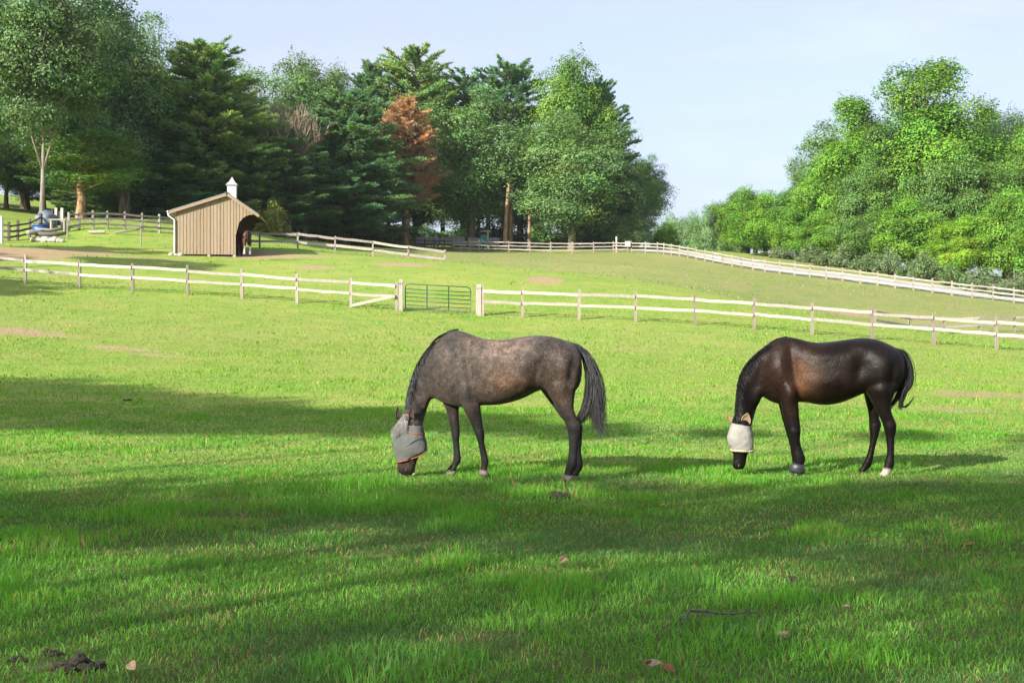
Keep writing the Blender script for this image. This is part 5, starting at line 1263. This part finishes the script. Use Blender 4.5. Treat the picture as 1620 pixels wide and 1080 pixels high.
dung(1325, 780, .06, 4, 'tiny dropping in front of the bay horse hind feet', 8)
dung(30, 1050, .1, 6, 'dung clump cut close to the left edge of the picture', 9)
M_LEAFD = mat_simple('dry_leaf', (.16, .07, .025), (.30, .15, .06), 30, .7); M_LEAFY = mat_simple('yellow_leaf', (.5, .33, .03), (.62, .42, .06), 30, .6); M_LEAFT = mat_simple('pale_dry_leaf', (.30, .20, .11), (.45, .33, .2), 30, .8)
def leaf(px, py, s, mat, label, seed, up=.02):
    s *= .62
    p = near(px, py); r = random.Random(seed); n = 7; vs, fs = [], []
    curl = r.uniform(.5, 1.3)
    for i in range(n):
        t = i / (n - 1); w = s * .33 * math.sin(math.pi * min(.97, t * .93 + .05)) ** .8
        for k, q in enumerate((-1, -.5, 0, .5, 1)):
            vs.append(((t - .5) * s, q * w, abs(q) ** 1.6 * w * curl + .25 * s * (t - .5) ** 2 * curl))
    for i in range(n - 1):
        for k in range(4): fs.append((i * 5 + k, i * 5 + k + 1, i * 5 + 6 + k, i * 5 + 5 + k))
    m = MB(); m.add(vs, fs); m.tube([(-.5 * s, 0, .06 * s), (-.75 * s, .05 * s, .0)], .0015, 4)
    o = m.build('fallen_leaf', mat, None, p + Vector((0, 0, up)), True); sd = o.modifiers.new('t', 'SOLIDIFY'); sd.thickness = .0008
    o.rotation_euler = (r.uniform(.1, .9), r.uniform(-.5, .5), r.uniform(0, 6.28)); return props(o, label, 'leaf', 'fallen leaves in the grass')
leaf(346, 886, .10, M_LEAFD, 'curled reddish brown leaf standing up in the left foreground', 1, .045)
leaf(890, 897, .11, M_LEAFT, 'tan leaf in the middle foreground below the dung pile', 2, .04)
leaf(1049, 806, .10, M_LEAFY, 'bright yellow leaf between the two horses', 3, .04)
leaf(1036, 1062, .13, M_LEAFT, 'crumpled pale leaf at the bottom edge right of the middle', 4, .03)
leaf(1058, 1068, .10, M_LEAFD, 'brown leaf lying against the crumpled pale leaf at the bottom', 5, .025)
leaf(1024, 1064, .09, M_LEAFD, 'small ragged leaf at the left of the crumpled pale leaf at the bottom', 15, .04)
leaf(1315, 944, .09, M_LEAFD, 'dark red leaf in the right foreground shade', 6, .03)
leaf(1341, 970, .08, M_LEAFT, 'small pale leaf below the dark red leaf', 7, .03)
leaf(1517, 838, .14, M_LEAFT, 'long tan leaf on the sunlit streak at the right', 8, .04)
leaf(1535, 876, .12, M_LEAFD, 'dark upright leaf below the sunlit streak at the right', 9, .05)
leaf(762, 1021, .08, M_LEAFD, 'orange brown leaf low in the middle foreground', 10, .035)
leaf(655, 757, .07, M_LEAFT, 'pale leaf near the muzzle of the grey horse', 11, .05)
leaf(1489, 860, .08, M_LEAFT, 'pale leaf on the right sunlit streak left of the long tan leaf', 12, .04)
leaf(210, 1070, .12, M_LEAFT, 'tan leaf beside the dung at the bottom left', 13, .03)
leaf(834, 880, .06, M_LEAFD, 'little brown leaf left of the tan leaf in the middle foreground', 14, .04)
# stick and stone at the right
M_STICK = mat_simple('grey_stick_bark', (.05, .045, .04), (.15, .135, .12), 40, .85)
pts = [near(px, py) + Vector((0, 0, h + .03)) for px, py, h in ((1078, 996, .0), (1091, 984, .03), (1115, 986, .035), (1150, 989, .03), (1180, 988, .035), (1200, 988, .04), (1212, 998, .01))]
o0 = pts[0].copy(); m = MB(); m.tube([p - o0 for p in pts], [.006, .007, .007, .006, .005, .004, .002], 6); m.tube([pts[2] - o0, pts[2] - o0 + Vector((.0, -.06, -.03))], [.005, .002], 5); m.tube([pts[4] - o0, pts[4] - o0 + Vector((.05, .05, .02))], [.004, .002], 5)
props(m.build('stick', M_STICK, None, o0, True), 'bent grey stick lying in the right foreground grass', 'stick')
o = MB().blob((0, 0, .015), (.03, .024, .018), 5, .2, 3).build('stone', M_LEAFT, None, near(1240, 1006), True); props(o, 'flat pinkish stone right of the bent stick', 'stone')
# ------------------------------------------------------------------ things in the left paddock
def at(px, Y, up=0): return S(px, Y, up)
for i, (px, r) in enumerate(((53, .20), (60, .24), (66, .20), (72, .26), (79, .22), (86, .25), (93, .2), (98, .16))):
    o = MB().blob((0, 0, r * .5), (r * 1.15, r, r * .9), 80 + i, .25, 2).build('field_stone', mat_simple('pale_field_stone', (.25, .23, .2), (.42, .39, .35), 5, .9) if i == 0 else bpy.data.materials['pale_field_stone'], None, at(px, 80.2 - i * .05), True)
    props(o, ['first', 'second', 'third', 'fourth', 'fifth', 'sixth', 'seventh', 'eighth'][i] + ' pale stone from the left in the row below the old logs', 'stone', 'row of pale stones in the left paddock')
for i, (a, c_, r, z, lab) in enumerate((((44, 80.8), (74, 82.2), .17, .55, 'leaning grey log at the left of the junk heap'), ((56, 81.4), (104, 81.4), .15, .42, 'long dark log lying over the row of pale stones'), ((58, 81.9), (100, 82.3), .13, .62, 'upper grey log on the junk heap'))):
    p, q = at(*a, z), at(*c_, z * .9); m = MB(); m.tube([Vector(), (q - p) * .5 + Vector((0, 0, -.06)), q - p], [r, r * .9, r * .7], 8)
    props(m.build('log', M_GREYWOOD if i != 1 else M_DARKWOOD, None, p, True), lab, 'log')
M_BLUE = mat_simple('blue_plastic', (.012, .06, .2), (.02, .085, .27), 3, .45)
e = empty('water_tub', at(63, 82.4), 0, 'bright blue tub standing behind the logs', 'tub'); e.location.z += .35
m = MB(); m.loft([[Vector((math.cos(t * .3927) * r_, math.sin(t * .3927) * r_ * .7, z)) for t in range(16)] for r_, z in ((.42, -.1), (.5, .48))], caps=True); m.build('tub', M_BLUE, e, None, True)
m = MB(); rr = [Vector((math.cos(t * .3927) * .51, math.sin(t * .3927) * .36, .49)) for t in range(17)]; m.tube(rr, .035, 6, caps=False); m.build('rim', M_BLUE, e, None, True)
M_TARP = mat_simple('blue_grey_tarp', (.07, .09, .12), (.14, .17, .21), 1.5, .6)
e = empty('covered_cart', at(73, 86), 0, 'blue grey tarpaulin covered heap behind the logs by the pale tree', 'covered heap')
m = MB(); m.blob((0, 0, .75), (.7, .6, .62), 7, .22, 3, 1.6); m.build('tarpaulin', M_TARP, e, None, True)
for s in (-1, 1): m = MB(); m.tube([(s * .6, -.5, -.05), (s * .6, -.5, .5)], .05, 6); m.build('leg', M_DARKWOOD, e)
e = empty('plank_bench', at(92, 84.2), 0, 'whitish plank bench right of the blue grey heap', 'bench')
m = MB(); m.box((0, 0, .92), (1.15, .4, .07)); m.build('seat', M_PALEWOOD, e)
for s in (-1, 1): m = MB(); m.box((s * .45, 0, .42), (.09, .34, .9)); m.build('leg', M_PALEWOOD, e)
e = empty('small_gate', at(93.5, 87), 0, 'narrow green gate between two white posts in the paddock corner', 'gate')
for s in (-1, 1): m = MB(); m.box((s * .21, 0, .72), (.17, .17, 1.5)); m.build('post', M_PALEWOOD, e)
m = MB(); m.box((0, .02, .75), (.25, .04, 1.0)); m.build('panel', M_GATE, e)
e = empty('white_post', at(1, 78.5), 0, 'white square post at the left edge of the picture', 'post')
m = MB(); m.box((0, 0, .75), (.26, .26, 1.7)); m.build('shaft', M_WHITE, e); m = MB(); m.box((0, 0, 1.64), (.30, .30, .1), taper=.5); m.build('cap', M_WHITE, e)
e = empty('rail_jump', at(140, 83.2), 0, 'pale wooden pole lying on the paddock grass below the bright posts', 'pole')
m = MB(); m.tube([(0, 0, .14), (1.1, .05, .16)], .09, 8); m.build('shaft', M_PALEWOOD, e)
o = MB().tube([(0, 0, .12), (1.2, .1, .3), (1.9, .2, .5)], [.09, .07, .04], 7).build('branch', M_GREYWOOD, None, at(182, 83.4), True); props(o, 'bent fallen branch on the paddock grass right of the pale pole', 'branch')
e = empty('metal_post', at(223, 80), 0, 'single grey metal post in front of the paddock fence', 'post'); m = MB(); m.tube([(0, 0, -.3), (0, 0, 1.3)], .045, 8); m.build('shaft', M_GREYWOOD, e); m = MB(); m.box((0, 0, 1.2), (.12, .1, .1)); m.build('insulator', M_DARKWOOD, e)
e = empty('metal_post', at(107, 81), 0, 'grey corner post at the right end of the stone row', 'post'); m = MB(); m.tube([(0, 0, -.3), (0, 0, 1.2)], .055, 8); m.build('shaft', M_GREYWOOD, e); m = MB(); m.box((0, 0, 1.22), (.15, .15, .06)); m.build('cap', M_GREYWOOD, e)
# ------------------------------------------------------------------ things along the back fence
M_SLATE = mat_wood('silver_grey_boards', (.17, .16, .155), (.26, .25, .24), (.34, .33, .31), axis=0)
for px0, px1, lab in ((657, 694, 'low stack of grey boards behind the fence, left part'), (697, 735, 'low stack of grey boards behind the maple trunk'), (740, 790, 'low stack of grey boards around the green box, right part')):
    p = at((px0 + px1) / 2, 151); w = (px1 - px0) / F * 151; e = empty('board_stack', p, 0, lab, 'board stack', 'grey board stacks behind the back fence')
    for i in range(5):
        m = MB(); m.box((0, i * .12, .65 + i * .2), (w, .1, .17)); m.build('board', M_SLATE, e)
    for s in (-1, 0, 1): m = MB(); m.box((s * w * .45, .45, .5), (.12, .12, 1.3)); m.build('support', M_DARKWOOD, e)
e = empty('green_box', at(766, 148.5), 0, 'teal green box beside a wooden cross post behind the fence', 'box')
m = MB(); m.box((0, 0, 1.2), (.75, .5, 1.3)); m.build('body', mat_simple('teal_plastic', (.01, .13, .12), (.02, .18, .16), 3, .5), e); m = MB(); m.box((0, 0, 1.88), (.83, .58, .08)); m.build('lid', bpy.data.materials['teal_plastic'], e)
e = empty('cross_post', at(772, 147.6), 0, 'wooden post with a short crossbar behind the fence', 'post'); m = MB(); m.box((0, 0, 1.25), (.16, .16, 2.7)); m.build('shaft', M_GREYWOOD, e); m = MB(); m.box((-.25, -.1, 2.4), (1.3, .07, .12)); m.build('crossbar', M_GREYWOOD, e)
e = empty('notice_board', at(993, 145.2), 0, 'small cream notice board hung on the back fence', 'sign'); m = MB(); m.box((0, 0, 1.05), (.6, .03, .62)); m.build('panel', mat_simple('cream_board', (.62, .53, .42), (.72, .64, .53), 2, .6), e); m = MB(); m.box((0, .05, .55), (.07, .05, 1.2)); m.build('post', M_GREYWOOD, e)
e = empty('utility_post', at(975, 146.9), 0, 'white topped tall post in the back fence', 'post'); m = MB(); m.box((0, 0, .85), (.18, .18, 1.7)); m.build('shaft', M_PALEWOOD, e); m = MB(); m.box((0, 0, 1.75), (.2, .2, .25), taper=.6); m.build('cap', M_WHITE, e)
for px, Y, lab in ((716, 151.5, 'short pale tree stump post behind the back fence'), ):
    pass
# bare trunks seen inside the wood
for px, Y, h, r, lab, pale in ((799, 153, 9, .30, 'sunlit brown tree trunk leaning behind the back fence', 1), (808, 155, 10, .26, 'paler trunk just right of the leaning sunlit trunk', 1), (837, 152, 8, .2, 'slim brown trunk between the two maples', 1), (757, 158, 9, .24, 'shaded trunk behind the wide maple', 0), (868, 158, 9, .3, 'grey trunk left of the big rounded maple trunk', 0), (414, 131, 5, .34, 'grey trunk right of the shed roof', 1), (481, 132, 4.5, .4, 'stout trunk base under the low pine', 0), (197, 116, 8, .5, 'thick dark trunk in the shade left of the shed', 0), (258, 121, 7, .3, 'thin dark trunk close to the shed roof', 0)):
    b_ = at(px, Y); e = empty('woodland_stem', b_, 0, lab, 'tree trunk', 'bare trunks showing inside the wood'); m = MB(); ln = .5 if px == 799 else .12
    m.tube([(0, 0, -.5), (0, 0, .4), (ln * .4, 0, h * .5), (ln, .1, h)], [r * 1.5, r * 1.1, r * .85, r * .6], 8); m.tube([(ln * .4, 0, h * .55), (ln * .4 + .8, .2, h * .75)], [r * .3, r * .1], 5)
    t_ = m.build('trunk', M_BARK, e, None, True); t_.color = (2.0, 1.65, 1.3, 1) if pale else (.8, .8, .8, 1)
    m = MB(); m.blob((0, 0, .05), (r * 1.9, r * 1.9, .3), px, .2, 2); rt = m.build('root_flare', M_BARK, e, None, True); rt.color = t_.color
# ------------------------------------------------------------------ the trees behind and beside the photographer: their shade lies over the foreground
_SH_EL, _SH_AZ = R(27.0), math.atan2(-0.70, -0.714)
_sd = Vector((math.cos(_SH_AZ) * math.cos(_SH_EL), math.sin(_SH_AZ) * math.cos(_SH_EL), math.sin(_SH_EL)))
def shade_mesh(seed, rad, half, n, leaf, dens=1.0):
    """an open rounded crown, centre at the origin"""
    rs = np.random.RandomState(seed); V, C = [], []
    for i in range(n):
        d = unit(rs, 1)[0] * (rs.rand() ** .45) * np.array([rad * .82, rad * .82, half * .8]); r = rad * rs.uniform(.2, .34); k = int(150 * dens)
        u = unit(rs, k); cen = d + u * (r * rs.rand(k) ** .5)[:, None] * np.array([1, 1, .7])
        V.append(cards(rs, cen, u * .5 + rs.randn(k, 3) * .5 + np.array([0, 0, .5]), leaf * rs.uniform(.7, 1.3, k), .75)); C.append(np.repeat(rs.uniform(.8, 1.2, k)[:, None] * np.ones((1, 3)), 4, 0))
    v, f = quads(np.concatenate(V)); return mesh_np('crown', v, f, np.concatenate(C), M_LEAF)
_scr = [shade_mesh(300 + i, 4.0, 3.0, 34, .40 if i < 3 else (.20 if i < 6 else .15)) for i in range(9)]
_L1 = 'tall tree outside the picture on the left, throwing the long shadow band across the pasture'
_L2 = 'tree behind the photographer, throwing the dappled shade of the foreground'
def shade_tree(gx_, gy_, h, rad, half, label, i, name='tree'):
    c = Vector((gx_, gy_, 0)) + _sd * ((h - gz(gx_, gy_)) / _sd.z)
    b = Vector((c.x, c.y, gz(c.x, c.y)))
    e = empty(name, b, 0, label, 'tree', 'trees shading the foreground')
    cr = link('crown', _scr[i % 3 + ((6 if gy_ < 8 else 3) if label == _L2 else 0)], e); cr.location = (0, 0, h - b.z); cr.scale = (rad / 4, rad / 4, half / 3); cr.rotation_euler = (0, 0, i * 1.7); cr.color = (*MID, 1)
    m = MB(); m.tube([(0, 0, -.5), (.1, 0, h * .4), (0, .1, h + half * .3)], [.17, .12, .05], 8)
    for k in range(5):
        a = k * 1.26; m.tube([(0, 0, h - half * .9), (math.cos(a) * rad * .6, math.sin(a) * rad * .6, h + .2)], [.06, .02], 5)
    m.build('trunk', M_BARK, e)
for i, (x, y, r, hf) in enumerate(((-19, 24.5, 5.2, 2.8), (-13, 23.8, 4.6, 2.7), (-8.4, 22.6, 3.9, 2.3), (-4.6, 21.4, 3.1, 1.7), (-1.6, 20.5, 2.4, 1.2), (1.0, 19.4, 1.4, .6), (3.4, 18.9, .9, .4), (5.8, 18.4, .9, .35), (8.2, 18.1, 1.0, .4), (11, 17.8, 1.2, .4))):
    shade_tree(x, y, 20 - .0 * i, r, hf, _L1, i)
for i, (x, y, r, hf, h) in enumerate(((-12, 9.5, 3.6, 2.2, 10), (-8, 10.3, 3.0, 1.8, 10.5), (-4.2, 10.6, 2.8, 1.7, 10), (-.8, 10.8, 2.6, 1.6, 11), (2.6, 10.9, 2.6, 1.7, 10), (6, 11.2, 2.6, 1.7, 11), (9.6, 11.4, 3, 1.9, 10),
      (-7, 5.2, 3, 1.8, 9), (-3, 6.0, 2.8, 1.8, 9.5), (.8, 6.2, 2.8, 1.8, 9), (4.4, 6.8, 2.8, 1.8, 9.5), (8, 7.5, 2.8, 1.8, 9), (-3, 1, 3, 2, 8.5), (1.5, 1.5, 3, 2, 8), (5, 2.5, 3, 2, 8.5), (-8, 0, 3.2, 2, 9))):
    shade_tree(x, y, h, r * (1.0 if x < 0 else 1.06), hf, _L2, i)
_L3 = 'big tree outside the picture at the left, shading the left end of the near fence'
for i, (x, y, h, r, hf) in enumerate(((-25, 51, 11, 4.2, 3.2), (-34, 58, 12, 5, 5), (-19.5, 66, 13, 3.6, 1.6), (-26, 76, 14, 4, 1.6))):
    z0 = gz(x, y); shade_tree(x - _sd.x / _sd.z * 0, y, h + z0, r, hf, _L3, i)
# ------------------------------------------------------------------ thin summer air
hz = NT('summer_haze'); pv = hz.n('ShaderNodeVolumePrincipled'); pv.inputs['Color'].default_value = (.86, .92, 1.0, 1); pv.inputs['Density'].default_value = HAZE; pv.inputs['Anisotropy'].default_value = 0.0
hz.l(pv.outputs[0], hz.out.inputs[1])
m = MB(); m.box((0, 120, 24), (640, 520, 62)); o = m.build('haze', hz.m); props(o, None, None, None, 'stuff')
# ------------------------------------------------------------------ sun, sky, camera
SUN_EL = R(27.0); SUN_AZ = math.atan2(-0.70, -0.714)     # direction of the sun seen from above: behind the camera, to the left
sdir = Vector((math.cos(SUN_AZ) * math.cos(SUN_EL), math.sin(SUN_AZ) * math.cos(SUN_EL), math.sin(SUN_EL)))
sd = bpy.data.lights.new('sun', 'SUN'); sd.energy = 4.2; sd.angle = R(0.53); sd.color = (1.0, 0.94, 0.82)
so = bpy.data.objects.new('sun', sd); COL.objects.link(so); so.rotation_euler = sdir.to_track_quat('Z', 'Y').to_euler()
w = bpy.data.worlds.new('World'); scene.world = w; w.use_nodes = True; nt = w.node_tree; nt.nodes.clear()
sky = nt.nodes.new('ShaderNodeTexSky'); sky.sky_type = 'NISHITA'; sky.sun_disc = False
sky.sun_elevation = SUN_EL; sky.sun_rotation = math.pi / 2 - SUN_AZ; sky.air_density = 1.0; sky.dust_density = 3.5; sky.ozone_density = 1.6; sky.altitude = 50
tc = nt.nodes.new('ShaderNodeTexCoord'); mp = nt.nodes.new('ShaderNodeMapping'); mp.inputs['Scale'].default_value = (1.2, 1.2, 5.0); nt.links.new(tc.outputs['Generated'], mp.inputs[0])
nz = nt.nodes.new('ShaderNodeTexNoise'); nz.inputs['Scale'].default_value = 2.6; nz.inputs['Detail'].default_value = 7; nz.inputs['Roughness'].default_value = .6; nt.links.new(mp.outputs[0], nz.inputs['Vector'])
rp_ = nt.nodes.new('ShaderNodeValToRGB'); rp_.color_ramp.elements[0].position = .42; rp_.color_ramp.elements[0].color = (VEIL0,) * 3 + (1,); rp_.color_ramp.elements[1].position = .78; rp_.color_ramp.elements[1].color = (VEIL1,) * 3 + (1,); nt.links.new(nz.outputs[0], rp_.inputs[0])
mx = nt.nodes.new('ShaderNodeMix'); mx.data_type = 'RGBA'; nt.links.new(rp_.outputs[0], mx.inputs[0]); nt.links.new(sky.outputs[0], mx.inputs[6]); 
nz2 = nt.nodes.new('ShaderNodeTexNoise'); nz2.inputs['Scale'].default_value = 1.7; nz2.inputs['Detail'].default_value = 8; nz2.inputs['Roughness'].default_value = .62; nt.links.new(mp.outputs[0], nz2.inputs['Vector'])
rp2 = nt.nodes.new('ShaderNodeValToRGB'); rp2.color_ramp.elements[0].position = .50; rp2.color_ramp.elements[0].color = VEILC; rp2.color_ramp.elements[1].position = .72; rp2.color_ramp.elements[1].color = (2.95, 2.95, 3.3, 1); nt.links.new(nz2.outputs[0], rp2.inputs[0]); nt.links.new(rp2.outputs[0], mx.inputs[7])
bg = nt.nodes.new('ShaderNodeBackground'); bg.inputs[1].default_value = SKY_STR; nt.links.new(mx.outputs[2], bg.inputs[0])
wo = nt.nodes.new('ShaderNodeOutputWorld'); nt.links.new(bg.outputs[0], wo.inputs[0])
cd = bpy.data.cameras.new('camera'); cam = bpy.data.objects.new('camera', cd); COL.objects.link(cam); cam.location = (0, 0, CAMZ); cam.rotation_euler = (R(90), 0, 0)
cd.sensor_width = 36; cd.lens = 36 * F / 1620; cd.clip_end = 5000; cd.clip_start = .05; scene.camera = cam
scene.view_settings.view_transform = 'Standard'; scene.view_settings.look = 'None'; scene.view_settings.exposure = EXPO; scene.view_settings.gamma = 1
cy = scene.cycles; cy.max_bounces = 6; cy.diffuse_bounces = 3; cy.glossy_bounces = 2; cy.transmission_bounces = 3; cy.transparent_max_bounces = 4; cy.sample_clamp_indirect = 6; cy.use_adaptive_sampling = True; cy.adaptive_threshold = .02
cy.use_denoising = True
